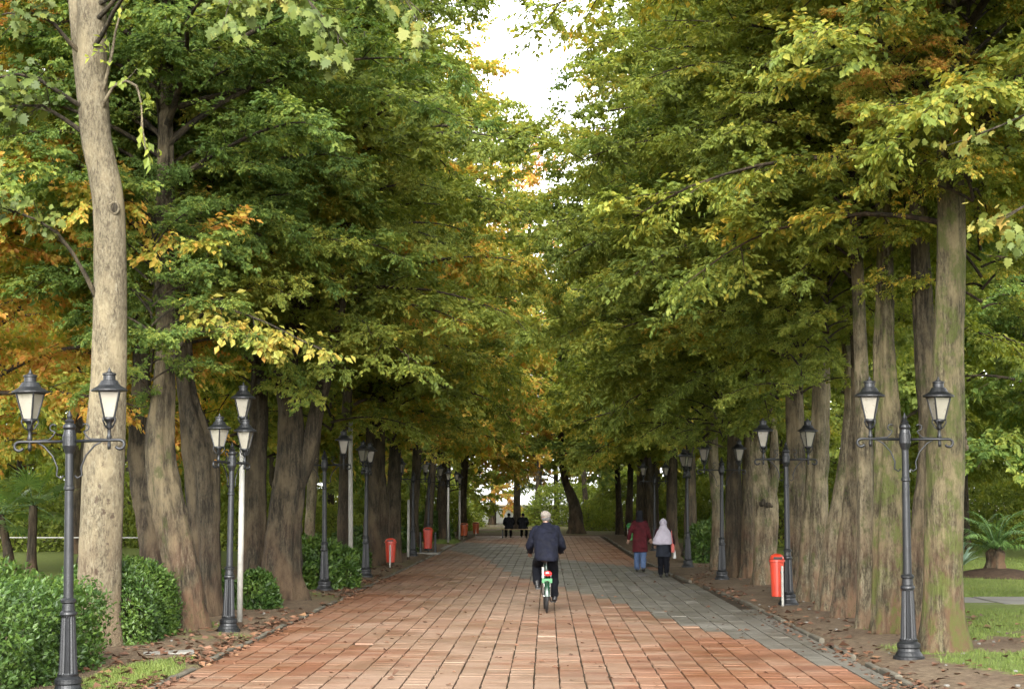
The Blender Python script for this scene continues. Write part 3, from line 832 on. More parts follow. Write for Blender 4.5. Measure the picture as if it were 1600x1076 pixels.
# ---- T1: second stem and the branches that hang into view with large lobed leaves
link('stem', trunk_mesh([(.0, .05, 4.7, .08), (-.12, .12, 5.6, .125), (-.30, .16, 6.6, .13), (-.46, .18, 7.6, .12), (-.7, .2, 9.5, .08), (-.9, .2, 11, .03)], BARK['pale'], 5, 18, .14, .4, 0, 0), T1)
def limb_spray(tree, limbs, pal, star, L0, seed, nsub=9, ntw=5, nlf=7, tw=.4, subl=.8, bark='dark', r0=.035):
    g = np.random.default_rng(seed)
    ch, P0, D, LS = [], [], [], []
    for pl in limbs:
        S = catmull(pl, .25); k = len(S)
        S = S + np.cumsum(g.normal(0, .012, S.shape), 0) * (np.arange(k)[:, None] > 0)
        ch = [(S, np.linspace(r0, .006, k))]
        for j in range(nsub):
            t_ = .3 + .7 * (j + g.uniform(0, .8)) / nsub
            x = min(t_, .995) * (k - 1); a = int(x); p = S[a] + (S[a + 1] - S[a]) * (x - a)
            d = unit(S[a + 1] - S[a]); d = rotz(d[None], np.array([(1 if j % 2 else -1) * g.uniform(.3, 1.2)]))[0]
            d[2] += g.normal(-.1, .3); d = unit(d); ls = subl * g.uniform(.5, 1.1)
            P0.append(p); D.append(d); LS.append(ls)
            ch.append((np.array([p, p + d * ls * .5 - [0, 0, .02], p + d * ls - [0, 0, .1 * ls * ls]]), np.array([.009, .006, .003])))
        bv, bf = multi_tube(ch, 6)
        link('limb', mesh_np('limb', bv, bf, BARK[bark], True), tree)
    b, d, nr, L, lr, cr = twig_leaves(np.array(P0), np.array(D), np.array(LS), g, ntw, nlf, L0, tw)
    if star:
        nr = nr + np.array([0, -.4, 0]) + g.normal(0, .5, nr.shape) ; v, f, at = leaf_stars(b, d, nr, L, lr, cr)
    else: v, f, at = leaf_quads(b, d, nr, L, L * .62, lr, cr)
    tag(link('leaf_spray', mesh_np('leaf_spray', v, f, LEAF[pal], False, at), tree), kind='stuff')
limb_spray(T1, [[(-.2, -.1, 8.1), (1.2, -1.6, 8.6), (2.6, -2.6, 7.8), (3.5, -3.1, 6.9)], [(-.25, -.1, 7.7), (.9, -1.8, 8.3), (1.7, -3.0, 7.9), (2.3, -3.6, 7.2)],
                [(-.2, -.1, 8.3), (2.0, -1.2, 9.2), (3.3, -2.0, 8.4), (4.2, -2.4, 7.5)]], 'plane', True, .105, 71, 11, 6, 6, .4, .7)
limb_spray(T1, [[(-.35, 0, 6.6), (-.8, -.3, 6.9), (-1.4, -.6, 6.8)], [(-.35, 0, 7.6), (-.9, -.4, 8.1), (-1.5, -.8, 7.9)], [(-.1, -.1, 4.4), (-.5, -.5, 5.2), (-1.2, -.9, 5.5)], [(-.3, 0, 6.9), (-1, -.8, 7.2), (-1.6, -1.4, 6.6)]],
           'plane', True, .105, 72, 8, 4, 5, .35, .6)
limb_spray(T1, [[(-.2, -.02, 6.75), (.1, -.3, 7.2), (.45, -.5, 7.15), (.62, -.6, 6.3)], [(-.2, -.02, 6.9), (.05, -.3, 7.6), (.25, -.4, 8.6)]], 'green', False, .10, 73, 4, 3, 6, .3, .4, 'pale', .03)
limb_spray(T2, [[(-.35, 0, 3.9), (.3, -.5, 4.55), (1.1, -.7, 4.35), (1.95, -.8, 3.95)], [(-.4, 0, 3.7), (.1, -.6, 4.25), (.7, -.9, 4.2), (1.2, -1.0, 3.95)]], 'yellow', False, .105, 74, 9, 5, 8, .36, .55)

# ---- two plane trees just outside the picture whose branch tips hang into it
near_r = row_tree(11.8, [(7.0, 0, .26), (7.0, 2, .22), (6.9, 5, .17)], 'pale', 'plane tree with large lobed leaves, nearest the double lamp', (N2, 7.4, .8, 'plane', .5), group=None, seed=61, rough=.35)
limb_spray(near_r, [[(-.1, 0, 5.0), (-1.5, .3, 5.0), (-2.7, .4, 4.4), (-3.45, .4, 3.95)], [(-.1, 0, 5.6), (-1.6, .5, 5.6), (-2.8, .7, 5.1), (-3.5, .8, 4.75)]], 'plane', True, .075, 75, 9, 6, 6, .3, .5)

# ---- shrubby fill and the rows that run on into the distance
pals = ['green', 'green', 'lush', 'yellow_green', 'yellow_green', 'autumn']
def far_tree(x, y, pal, label, group, zc=3.4, s=1.0, r=.2, bark='dark', sz=1.0, H=8.0, near=False):
    g = np.random.default_rng(int(abs(x) * 31 + y * 13))
    dx = g.normal(0, .12)
    var = (NEAR if near else FAR)[int(g.integers(0, 3 if near else 2))]
    if group: label = {'green': 'mid green ', 'lush': 'deep green ', 'yellow_green': 'yellowing ', 'autumn': 'orange tinged ', 'rust': 'rusty '}[pal] + label
    return row_tree(y, [(x, 0, r), (x + dx * .3, 1.6, r * .8), (x + dx, 4, r * .66)], bark, label, (var, zc, s, pal, g.uniform(0, 6), sz), group, sides=12, top=H)
LA = 'slim tree in the far row on the bins side of the walk'
for x, y, p in ((-5.3, 53.5, 'yellow_green'), (-4.9, 58.5, 'yellow_green'), (-5.3, 71.5, 'autumn'), (-4.9, 75.5, 'green'), (-5.1, 80, 'autumn'), (-4.5, 84, 'green'), (-4.6, 88, 'autumn')):
    far_tree(x, y, p, LA, 'far trees on the bins side', 3.5, .95, .21)
LB = 'slim tree in the row beyond the two walking women'
for x, y, p in ((4.6, 59.4, 'green'), (4.9, 64, 'yellow_green'), (4.5, 68.5, 'green'), (4.9, 73, 'green'), (4.4, 77, 'yellow_green'), (4.8, 81, 'green'), (4.3, 85, 'lush'), (4.0, 89, 'green')):
    far_tree(x, y, p, LB, 'far trees on the women side', 3.5, .95, .21)
LC = 'tree standing back behind the hedge'
for x, y, p in ((-10.5, 29, 'autumn'), (-13.6, 36, 'autumn'), (-9.8, 45, 'yellow_green'), (-13.5, 47, 'autumn'), (-16.5, 56, 'autumn')):
    far_tree(x, y, p, LC, 'trees set back behind the hedge', 3.2, 1.0, .2, near=y < 40)
LD = 'leafy tree set back from the walk on the hedge side'
for x, y, p in ((-10, 55, 'green'), (-11, 64.5, 'lush'), (-10, 74, 'green'), (-10.5, 84, 'yellow_green'), (-18, 68, 'green'), (-19, 80, 'green'), (-24, 62, 'yellow_green'), (-27, 76, 'green'), (-22, 50, 'yellow_green'), (-17, 92, 'green'), (-30, 90, 'green')):
    far_tree(x, y, p, LD, 'green trees set back on the hedge side', 2.9, 1.0, .2)
LE = 'leafy tree standing beyond the lawn with the small palm'
for x, y, p in ((11.5, 54, 'green'), (15, 49, 'lush'), (19.5, 52, 'yellow_green'), (10.5, 64, 'green'), (16, 62, 'green'), (22, 63, 'lush'), (26, 56, 'green'), (11, 76, 'green'), (18, 75, 'green'), (25, 76, 'lush'), (33, 68, 'green'), (32, 84, 'green'), (12, 88, 'yellow_green'), (22, 90, 'green')):
    far_tree(x, y, p, LE, 'trees beyond the lawn', 2.6, 1.0, .2)
row_tree(16.9, [(8.3, 0, .22), (8.25, 2, .18), (8.2, 5, .14)], 'brown', 'leaning tree with orange tinged leaves over the verge beside the mossy trunk', (N1, 5.1, 1.0, 'yellow_green', 3.4), group=None, seed=62)
row_tree(25.4, [(-9.9, 0, .2), (-9.9, 2, .17), (-9.8, 5, .13)], 'dark', 'yellow leaved tree right behind the long dark hedge', (N0, 2.9, .98, 'autumn', 1.4), group=None, seed=63)
far_tree(9.6, 31.5, 'yellow_green', 'spreading tree on the lawn behind the concrete strip', None, 6.4, .8, .2, 'brown', near=True)
far_tree(17.2, 47.5, 'lush', 'dark trunked tree on the lawn behind the small palm', None, 4.4, 1.0, .22, near=True)
LF = 'tall tree closing the view beyond the end of the walk'
row_tree(90.03, [(1.60, 0, .425), (1.56, 1.24, .34), (1.29, 2.31, .25), (.94, 3.39, .18), (.77, 6.62, .145)], 'dark', 'dark trunk leaning over the end of the walk behind the cyclist', (V0, 4.2, .85, 'green', 1.0), group=None, seed=81, sides=16)
row_tree(119.9, [(-.67, 0, .33), (-.67, 1.99, .24), (-.52, 5.81, .19)], 'dark', 'dark upright trunk behind the cap of the cyclist', (V1, 3.6, 1.0, 'lush', 3.0), group=None, seed=82, sides=14)
for x, y, p, s in ((-6.5, 96, 'green', 1), (6.8, 96, 'green', 1), (-12, 100, 'green', 1), (12, 101, 'lush', 1), (-4.2, 122, 'rust', 1.25), (4.5, 124, 'yellow_green', 1.2), (-9.5, 124, 'green', 1.25), (9.5, 126, 'green', 1.25),
                   (-15, 128, 'green', 1.2), (15, 128, 'lush', 1.2), (0.8, 131, 'lush', 1.1), (-22, 126, 'green', 1.2), (22, 126, 'green', 1.2), (-30, 118, 'green', 1.2), (30, 116, 'green', 1.2), (-38, 104, 'green', 1.2), (40, 100, 'green', 1.2), (-46, 120, 'green', 1.3), (46, 120, 'green', 1.3)):
    far_tree(x, y, p, LF, 'trees closing the view', 1.9, s, .26, H=9)
LG2 = 'tree of the dense wood far behind the park'
gg = np.random.default_rng(9)
for side in (-1, 1):
    for i in range(13):
        far_tree(side * (17 + i * 3.4 + gg.uniform(-1, 1)), 96 + gg.uniform(-8, 26), ['green', 'lush', 'yellow_green'][i % 3], LG2, 'wood far behind', 1.2, 1.15, .24, H=9)
far_tree(-1.9, 101, 'rust', 'tall rust coloured tree at the end of the walk', None, 14.0, .78, .26, H=20, sz=1.2)
far_tree(2.6, 106, 'autumn', 'yellowing tree at the end of the walk', None, 4.5, .8, .2)

# ------------------------------------------------------------------ hedges, shrubs, palms
def leaf_block(name, label, cat, loc, size, n, L0, seed, pal='hedge', group=None, rz=0, power=4.0, woody=True):
    """clipped shrub: a rounded block of leaves over a frame of twigs"""
    g = np.random.default_rng(seed)
    t = empty(name, loc, rz); tag(t, label, cat, group)
    sx, sy, sz = size
    d = unit(g.normal(0, 1, (n, 3))); d[:, 2] = np.abs(d[:, 2]) * 1.0 - .06
    e = 1 / (np.abs(d[:, 0]) ** power + np.abs(d[:, 1]) ** power + np.abs(d[:, 2]) ** power) ** (1 / power)
    wob = 1 + .20 * (vnoise(d[:, 0] * 3 * sx + seed, d[:, 1] * 3 * sy + d[:, 2] * 4, seed) - .5) + .10 * (vnoise(d[:, 0] * 9 * sx, d[:, 1] * 9 * sy + d[:, 2] * 11, seed) - .5)
    dep = 1 - np.abs(g.normal(0, .11, n)) + np.abs(g.normal(0, .03, n)) * (g.random(n) < .25)
    p = d * (e * wob * dep)[:, None] * np.array([sx / 2, sy / 2, sz])
    p[:, 2] = np.maximum(p[:, 2], .02)
    out = unit(d * np.array([1, 1, .8]))
    ld = unit(out * .5 + g.normal(0, .6, (n, 3)) + np.array([0, 0, .35]))
    nr = unit(out * .9 + np.array([0, 0, .7]) + g.normal(0, .45, (n, 3)))
    L = L0 * g.uniform(.65, 1.3, n)
    cl = vnoise(p[:, 0] * 4 + 7, p[:, 1] * 4 + p[:, 2] * 5, seed)
    v, f, at = leaf_quads(p, ld, nr, L, L * .55, g.random(n), cl)
    tag(link('foliage', mesh_np('foliage', v, f, LEAF[pal], False, at), t), kind='stuff')
    ch = []
    for i in range(60):
        q = p[g.integers(0, n)]
        b = np.array([q[0] * .7, q[1] * .85, 0.]) + g.normal(0, .04, 3) * [1, 1, 0]
        ch.append((np.array([b, b * .5 + q * .5 + [0, 0, .05], q * .96]), np.array([.012, .008, .004])))
    bv, bf = multi_tube(ch, 4)
    link('stems', mesh_np('stems', bv, bf, BARK['dark'], True), t)
    return t
leaf_block('clipped_hedge', 'glossy clipped hedge in front of the tall pale plane tree', 'hedge', (-6.55, 16.6, 0), (3.1, 4.4, .96), 52000, .060, 1, power=7)
leaf_block('clipped_hedge', 'clipped hedge between the pale plane tree and the thick leaning trunk', 'hedge', (-5.80, 21.6, 0), (1.35, 2.5, 1.0), 26000, .060, 2, power=5)
leaf_block('clipped_hedge', 'long dark low hedge running behind the clipped one', 'hedge', (-10.2, 23.8, 0), (5.2, 1.6, .92), 14000, .09, 3, power=6)
leaf_block('shrub', 'small leafy shrub between the thick trunks', 'shrub', (-5.72, 27.0, 0), (.7, .8, .85), 2500, .10, 4, power=2.6)
leaf_block('shrub', 'low leafy shrub beside the foot of the white lamp pole', 'shrub', (-5.0, 27.6, 0), (.75, .8, .62), 2500, .10, 5, power=2.6)
leaf_block('shrub', 'loose green shrub between forked tree and lamp post', 'shrub', (-4.85, 33.9, 0), (1.05, 1.3, 1.05), 4500, .12, 6, power=2.6)
leaf_block('shrub', 'green shrub just behind the black lamp post', 'shrub', (-4.35, 34.6, 0), (.55, .8, .85), 2200, .11, 7, power=2.6)
leaf_block('shrub', 'little shrub at the foot of the bare white pole', 'shrub', (-4.95, 39.6, 0), (.9, 1.0, .7), 2500, .11, 8, power=2.6)
leaf_block('shrub', 'dark shrub beside the massive trunk', 'shrub', (-5.4, 44.2, 0), (1.0, 1.2, .8), 2500, .12, 9, power=2.6)
leaf_block('shrub', 'round dark green shrub beyond the two lamps', 'shrub', (4.95, 48.4, 0), (1.5, 1.8, 1.25), 6000, .12, 10, power=2.8)
leaf_block('shrub', 'broad low shrub near the side path', 'shrub', (-6.3, 57.5, 0), (3.0, 2.4, .9), 6000, .14, 11, power=2.6)
leaf_block('shrub', 'round shrub behind the orange bin', 'shrub', (-5.6, 76.5, 0), (2.2, 2.2, 1.3), 4500, .16, 12, power=2.6)
for i, (x, y) in enumerate(((-9.0, 86), (-13, 90), (9.5, 92), (14, 94), (20, 96), (-20, 92))):
    leaf_block('shrub', 'low shrub under the trees at the end of the walk', 'shrub', (x, y, 0), (4.5, 3, 1.3), 4000, .2, 20 + i, group='low shrubs at the end of the walk', power=2.6)

us = leaf_block('tall_shrub', 'big loose shrub filling the shade between the trees', 'shrub', (-11.5, 60, 0), (4.6, 3.0, 2.4), 7000, .17, 40, pal='green', group='big shrubs between the trees', power=2.4)
gg = np.random.default_rng(12)
for x, y, k in ((-15.5, 64, 1.1), (-9.5, 69.5, .8), (-20, 60, 1.2), (-25, 66, 1.3), (-12.5, 72, 1.2), (-17, 78, 1.3), (-8.5, 79, 1.0), (-31, 72, 1.4), (-24, 82, 1.4), (-10, 91, 1.2), (-38, 84, 1.5), (-36, 64, 1.3),
                (9.5, 66, 1.0), (14.5, 70, 1.2), (20, 68, 1.2), (26, 72, 1.3), (9.0, 80, 1.1), (15, 83, 1.3), (22, 84, 1.3), (31, 78, 1.4), (38, 84, 1.5), (33, 62, 1.2), (8.5, 95, 1.2), (-7.2, 98, 1.1), (-8, 112, 1.5), (1.5, 116, 1.4), (6.0, 112, 1.4), (12, 114, 1.6), (-13, 116, 1.6), (3.8, 100, 1.0), (-20, 108, 1.7), (20, 106, 1.7)):
    o = copy_tree(us); o.location = (x, y, 0); o.rotation_euler = (0, 0, gg.uniform(-.4, .4)); o.scale = (k, k, k * gg.uniform(.8, 1.2))
def fan_palm(loc, h, label, seed, lean=0.0, nf=15, fr=.62):
    g = np.random.default_rng(seed)
    t = empty('fan_palm', loc); tag(t, label, 'palm tree')
    link('trunk', trunk_mesh([(0, 0, 0, .15), (lean * .3, 0, h * .4, .12), (lean, 0, h, .11)], BARK['dark'], seed, 12, .1, 2.0, .4), t)
    for i in range(nf):
        az = i * 2.4 + g.normal(0, .2); el = R(62 - 90 * i / nf + g.normal(0, 6))
        dr = np.array([math.cos(az) * math.cos(el), math.sin(az) * math.cos(el), math.sin(el)])
        b = np.array([lean, 0, h]); e = b + dr * .75 - [0, 0, .05]
        side = unit(np.cross(dr, [0, 0, 1.])); up = np.cross(side, dr)
        v, f = [], []
        for k in range(18):
            a = R(-125 + 250 * k / 17)
            d = dr * math.cos(a) + side * math.sin(a)
            d2 = unit(d - np.array([0, 0, .35]))
            L = fr * (1 - .18 * abs(a) / 2.2)
            wv = np.cross(d, up) * .028
            o = len(v)
            v += [e, e + d * L * .55 + wv, e + d * L * .6 + d2 * L * .4, e + d * L * .55 - wv]
            f.append((o, o + 1, o + 2, o + 3))
        n = len(f)
        fo = link('frond', mesh_np('frond', np.array(v), np.array(f), LEAF['palm'], False, {'lr': ('FACE', g.random(n)), 'cr': ('FACE', np.full(n, g.random()))}), t)
        bv, bf = multi_tube([(np.array([b, (b + e) / 2 + [0, 0, .02], e]), np.array([.014, .01, .007]))], 5)
        link('stalk', mesh_np('stalk', bv, bf, LEAF['palm'], True), fo)
fan_palm((-13.6, 42.3, 0), 1.75, 'fan palm with shaggy trunk beyond the low dark hedge', 1)
fan_palm((-14.6, 43.6, 0), 1.5, 'leaning fan palm beside the upright one beyond the hedge', 2, -.35)

def pinnate_palm(loc, label, seed, n=20, L=1.35, h=.42):
    g = np.random.default_rng(seed)
    t = empty('small_palm', loc); tag(t, label, 'palm')
    link('trunk', trunk_mesh([(0, 0, 0, .23), (0, 0, .2, .19), (0, 0, h, .20), (0, 0, h + .12, .10)], BARK['brown'], seed, 14, .05, 3.0, .3), t)
    for i in range(n):
        az = i * 2.4 + g.normal(0, .15); el = R(80 - 62 * i / n)
        p = np.array([0, 0, h]); pts = [p]
        for s in range(9):
            e = el - R(75) * (s / 9) ** 1.5
            p = p + np.array([math.cos(az) * math.cos(e), math.sin(az) * math.cos(e), math.sin(e)]) * L / 9
            pts.append(p)
        pts = np.array(pts)
        v, f = [], []
        for k in range(34):
            x = (1.2 + k * .225); a = min(int(x), 8); q = pts[a] + (pts[a + 1] - pts[a]) * (x - a)
            d = unit(pts[a + 1] - pts[a]); sd_ = unit(np.cross(d, [0, 0, 1.]))
            for sg in (-1, 1):
                ld = unit(d * .75 + sd_ * sg + np.array([0, 0, -.05]) + g.normal(0, .1, 3)); l = .36 * math.sin(PI * (.18 + .76 * k / 34))
                wv = unit(np.cross(ld, [0, 0, 1.])) * .016
                o = len(v); v += [q, q + ld * l * .4 + wv, q + ld * l - [0, 0, l * .35], q + ld * l * .4 - wv]; f.append((o, o + 1, o + 2, o + 3))
        m = len(f)
        fo = link('frond', mesh_np('frond', np.array(v), np.array(f), LEAF['palm'], False, {'lr': ('FACE', g.random(m)), 'cr': ('FACE', np.full(m, g.random()))}), t)
        bv, bf = multi_tube([(pts, np.linspace(.02, .004, len(pts)))], 5)
        link('stalk', mesh_np('stalk', bv, bf, LEAF['palm'], True), fo)
    return t
pinnate_palm((10.7, 38.7, .22), 'small feathery palm on a round earth mound on the lawn', 5)
q = MB(); q.lathe([(1.35, -.15), (1.2, .05), (.9, .16), (.5, .24), (.2, .28), (.02, .29)], 28); mo = q.obj('earth_mound', M['mulch'], None, (10.7, 38.7, 0), smooth=True)
tag(mo, 'round mound of dark earth under the small palm', 'mound')
def agave(loc, label, seed):
    g = np.random.default_rng(seed)
    t = empty('agave_plant', loc); tag(t, label, 'plant')
    for i in range(26):
        az = i * 2.4; el = R(80 - 60 * i / 26); L = .75
        dr = np.array([math.cos(az) * math.cos(el), math.sin(az) * math.cos(el), math.sin(el)]); sd_ = unit(np.cross(dr, [0, 0, 1.])); up = np.cross(sd_, dr)
        P = [np.zeros(3), dr * L * .4, dr * L * .75 - up * .03, dr * L - up * .12]
        W = [.05, .06, .035, .002]
        v = []
        for p_, w_ in zip(P, W): v += [p_ - sd_ * w_ + up * w_ * .4, p_, p_ + sd_ * w_ + up * w_ * .4]
        f = [(3 * k + j, 3 * k + j + 1, 3 * k + 4 + j, 3 * k + 3 + j) for k in range(3) for j in range(2)]
        link('blade', mesh_np('blade', np.array(v) + [0, 0, .05], np.array(f), LEAF['agave'], True, {'lr': ('FACE', np.full(6, g.random())), 'cr': ('FACE', np.full(6, g.random()))}), t)
agave((11.2, 44.0, 0.03), 'spiky grey green rosette plant behind the mossy trunk', 3)

# ------------------------------------------------------------------ street lamps
def lantern(parent, x, z, rot, mat, pane):
    """lantern > roof, finial, cradle, four panes; (x, 0, z) is the foot of its stem"""
    fr = MB()
    zb, zt, rb, rt = z + .22, z + .485, .068, .142        # glass body, corner radii
    cs = [rot + PI / 2 * k for k in range(4)]
    for a in cs:
        fr.tube([(x + rb * math.cos(a), rb * math.sin(a), zb), (x + rt * math.cos(a), rt * math.sin(a), zt)], .010, 6)
    for rr, zz in ((rb, zb), (rt, zt)):
        fr.tube([(x + rr * math.cos(a), rr * math.sin(a), zz) for a in cs + cs[:1]], .010, 6)
    fo = fr.obj('lantern', mat, parent)
    st = MB(); st.lathe([(.016, -.10), (.02, -.06), (.014, 0), (.03, .02), (.018, .05), (.018, .11), (.034, .13), (.026, .16), (.05, .19), (.075, .222)], 12, (x, 0, z))
    for a in cs:
        st.tube([(x, 0, z + .10), (x + .05 * math.cos(a), .05 * math.sin(a), z + .13), (x + .085 * math.cos(a), .085 * math.sin(a), z + .19), (x + .078 * math.cos(a), .078 * math.sin(a), z + .225)], .008, 5)
    st.obj('cradle', mat, fo, smooth=True)
    rf = MB(); rf.lathe([(.160, zt - z + .004), (.182, zt - z + .006), (.182, zt - z + .020), (.150, zt - z + .040), (.112, zt - z + .062), (.092, zt - z + .095), (.082, zt - z + .112), (.062, zt - z + .118), (.060, zt - z + .165), (.070, zt - z + .170), (.070, zt - z + .186), (.03, zt - z + .198)], 20, (x, 0, z))
    rf.obj('roof', mat, fo)
    fi = MB(); fi.lathe([(.026, 0), (.028, .008), (.014, .018), (.016, .03), (.006, .042), (.002, .06)], 10, (x, 0, zt + .196)); fi.obj('finial', mat, fo, smooth=True)
    for k in range(4):
        a, b = cs[k], cs[(k + 1) % 4]
        c = .93
        q = MB()
        V4 = [Vector((x + rb * c * math.cos(a), rb * c * math.sin(a), zb + .004)), Vector((x + rb * c * math.cos(b), rb * c * math.sin(b), zb + .004)),
              Vector((x + rt * c * math.cos(b), rt * c * math.sin(b), zt - .004)), Vector((x + rt * c * math.cos(a), rt * c * math.sin(a), zt - .004))]
        nrm = (V4[1] - V4[0]).cross(V4[3] - V4[0]).normalized() * .004
        q.add([p + nrm for p in V4] + [p - nrm for p in V4], [(0, 1, 2, 3), (7, 6, 5, 4), (0, 4, 5, 1), (1, 5, 6, 2), (2, 6, 7, 3), (3, 7, 4, 0)])
        q.obj('pane', pane, fo)

def make_lamp():
    t = empty('street_lamp')
    m = M['metal']
    q = MB()
    q.lathe([(.180, -.05), (.180, .03), (.162, .04), (.142, .075), (.13, .09), (.125, .12), (.134, .135), (.134, .175), (.102, .20), (.106, .225)], 24); q.obj('foot', m, t)
    q = MB(); q.lathe([(.098, .22), (.094, .24), (.070, .78), (.070, .80)], 32, flute=.12, fz=(.235, .785)); q.obj('base', m, t)
    q = MB(); q.lathe([(.080, .80), (.084, .815), (.080, .835), (.064, .85), (.060, .92), (.075, .93), (.077, .955), (.056, .975)], 24); q.obj('collar', m, t)
    q = MB(); q.lathe([(.050, .97), (.045, 1.8), (.042, 2.05), (.052, 2.06), (.052, 2.09), (.042, 2.10), (.040, 2.44)], 20); q.obj('post', m, t, smooth=False)
    q = MB(); q.lathe([(.042, 2.42), (.060, 2.47), (.070, 2.50), (.070, 2.60), (.062, 2.62), (.055, 2.66), (.068, 2.685), (.060, 2.71), (.042, 2.73), (.050, 2.75), (.022, 2.775), (.03, 2.80), (.018, 2.825), (.003, 2.86)], 16); q.obj('hub', m, t)
    for s in (-1, 1):
        q = MB()
        q.tube([(s * .06, 0, 2.545), (s * .5, 0, 2.55), (s * .515, 0, 2.548)] + [(s * (.515 + .045 * math.sin(a)), 0, 2.503 + .045 * math.cos(a)) for a in [i * PI / 8 for i in range(1, 12)]], .016, 8)
        # scrolls over and under the arm
        q.tube([(s * .36, 0, 2.56)] + [(s * (.24 - .10 * math.sin(a * .5)), 0, 2.56 + .05 * (1 - math.cos(a * .9))) for a in [.5, 1.0, 1.5, 2.0, 2.5]] + [(s * (.165 + .035 * math.cos(a)), 0, 2.685 + .035 * math.sin(a)) for a in [-1.6 + i * .6 for i in range(8)]], .009, 6)
        q.tube([(s * .34, 0, 2.545), (s * .26, 0, 2.50), (s * .17, 0, 2.40), (s * .12, 0, 2.28), (s * .13, 0, 2.20), (s * .085, 0, 2.17), (s * .055, 0, 2.20)], .010, 6)
        q.obj('arm', m, t, smooth=True)
        lantern(t, s * .405, 2.555, R(45 + 14 * s), m, M['pane'])
    return t
lamp0 = make_lamp()
lamps = [
    ((-4.48, 15.1), 0, .935, 'double lantern lamp post standing in front of the clipped hedge'),
    ((-4.48, 22.65), 72, .925, 'lamp post with lanterns turned end on beside the white pole'),
    ((-4.56, 32.97), -8, 1.0, 'lamp post half hidden by leaves beside the loose green shrub'),
    ((-4.40, 39.01), 84, 1.0, 'lamp post with one lantern in line behind the bare white pole'),
    ((-4.49, 53.77), 5, 1.0, 'thin lamp post between the red bin and the bin with dark posts'),
    ((-4.45, 60.2), 12, 1.0, 'lamp post just before the pale side path'),
    ((-4.55, 74.0), 0, 1.0, 'small distant lamp post beyond the pale side path'),
    ((4.20, 18.96), 0, 1.0, 'double lantern lamp post in front of the stout mossy trunk'),
    ((4.24, 28.58), 6, 1.0, 'double lantern lamp post carrying the red bin'),
    ((4.09, 37.94), -6, 1.0, 'lamp post in front of the straight dark trunk'),
    ((3.89, 44.75), 75, 1.0, 'lamp post hung with leaves beside the round shrub'),
    ((3.95, 59.39), 0, 1.0, 'distant lamp post ahead of the two walking women'),
]
for i, ((x, y), rz, s, lab) in enumerate(lamps):
    o = lamp0 if i == 0 else copy_tree(lamp0)
    o.location = (x, y, float(ground_z(np.array([x]), np.array([y]))[0]))
    o.rotation_euler = (0, R(-1.2) if i == 0 else R([0, .5, -.6, .3][i % 4]), R(rz)); o.scale = (s, s, s)
    tag(o, lab, 'lamp post', 'double lantern lamp posts')

# white poles
def white_pole(loc, h, label, cat='pole', head=False, r=.042, lean=0.0):
    t = empty('white_pole', loc); tag(t, label, cat)
    q = MB(); q.lathe([(.05, -.05), (.05, .02), (.045, .12)], 12); q.obj('foot', M['mulch'], t)
    q = MB(); q.tube([(0, 0, .08), (lean * .5, 0, h * .5), (lean, 0, h)], [r, r, r * .92], 12); q.obj('shaft', M['white'], t, smooth=True)
    if head:
        q = MB(); q.tube([(lean, 0, h - .02), (lean, 0, h + .30)], .018, 8); q.obj('neck', M['white'], t)
        lantern(t, lean, h + .12, R(45), M['metal'], M['pane'])
    return t
white_pole((-4.45, 23.32, 0), 2.74, 'white lamp pole with one lantern beside the turned lamp post', 'lamp post', True)
white_pole((-4.68, 38.36, 0), 3.75, 'tall bare white pole leaning slightly in front of a dark trunk', lean=-.04, r=.055)
white_pole((-4.37, 50.6, 0), 1.9, 'short white pole standing behind the red bin', r=.04)
white_pole((-4.30, 69.8, 0), 2.45, 'white lamp pole on the grass just past the side path', 'lamp post', True, r=.05)
white_pole((-4.11, 75.42, 0), 2.35, 'white lamp pole beside the orange bin', 'lamp post', True, r=.05)

# ------------------------------------------------------------------ litter bins
def bin_on_post(loc, label, mat, h=.72, w=.13, post='white', px=.0, py=-.14, z0=.18, cat='litter bin'):
    t = empty('litter_bin', loc); tag(t, label, cat, 'litter bins')
    q = MB()
    q.lathe([(w * .78, z0), (w * .80, z0 + .01), (w, z0 + h * .80), (w * 1.12, z0 + h * .81), (w * 1.12, z0 + h * .86), (w * .98, z0 + h * .86)], 20); q.obj('body', mat, t)
    q = MB(); q.lathe([(w * .99, z0 + h * .862), (w * 1.0, z0 + h * .90), (w * .8, z0 + h * .965), (w * .35, z0 + h), (.005, z0 + h * 1.005)], 20); q.obj('lid', mat, t, smooth=True)
    q = MB(); q.box(-w * .6, w * .6, -w * 1.02, -w * .86, z0 + h * .875, z0 + h * .93); q.obj('opening_shade', M['black'], t)  # solid black block standing in for the shade inside the slot
    q = MB(); q.tube([(px, py, -.05), (px, py, z0 + h * .72)], .022, 10); q.obj('post', M[post], t)
    q = MB(); q.box(px - .03, px + .03, py + .02, -w * .7, z0 + h * .55, z0 + h * .60); q.obj('bracket', M['metal'], t)
    return t
bin_on_post((4.02, 28.35, .02), 'red lidded bin on a white post beside the double lamp', M['red_plastic'], .74, .125, px=.07)
bin_on_post((-4.34, 44.57, 0), 'open red bin on a white post in front of the massive trunk', M['red_plastic'], .66, .15)
b2 = bin_on_post((-4.19, 56.5, .03), 'red bin held between two dark posts near the side path', M['red_plastic'], .74, .17, post='metal', py=.2)
for s in (-1, 1):
    q = MB(); q.lathe([(.06, -.05), (.055, .05), (.045, .3), (.045, .66), (.06, .68), (.05, .74), (.01, .76)], 12, (s * .255, 0, 0)); q.obj('side_post', M['metal'], b2)
q = MB(); q.bbox(-.42, .42, -.28, .28, -.06, .045, .015); q.obj('plinth', M['concrete'], b2)
bin_on_post((-4.10, 79.25, 0), 'orange bin on a pale post beside the white lamp poles', M['orange_plastic'], .62, .2)
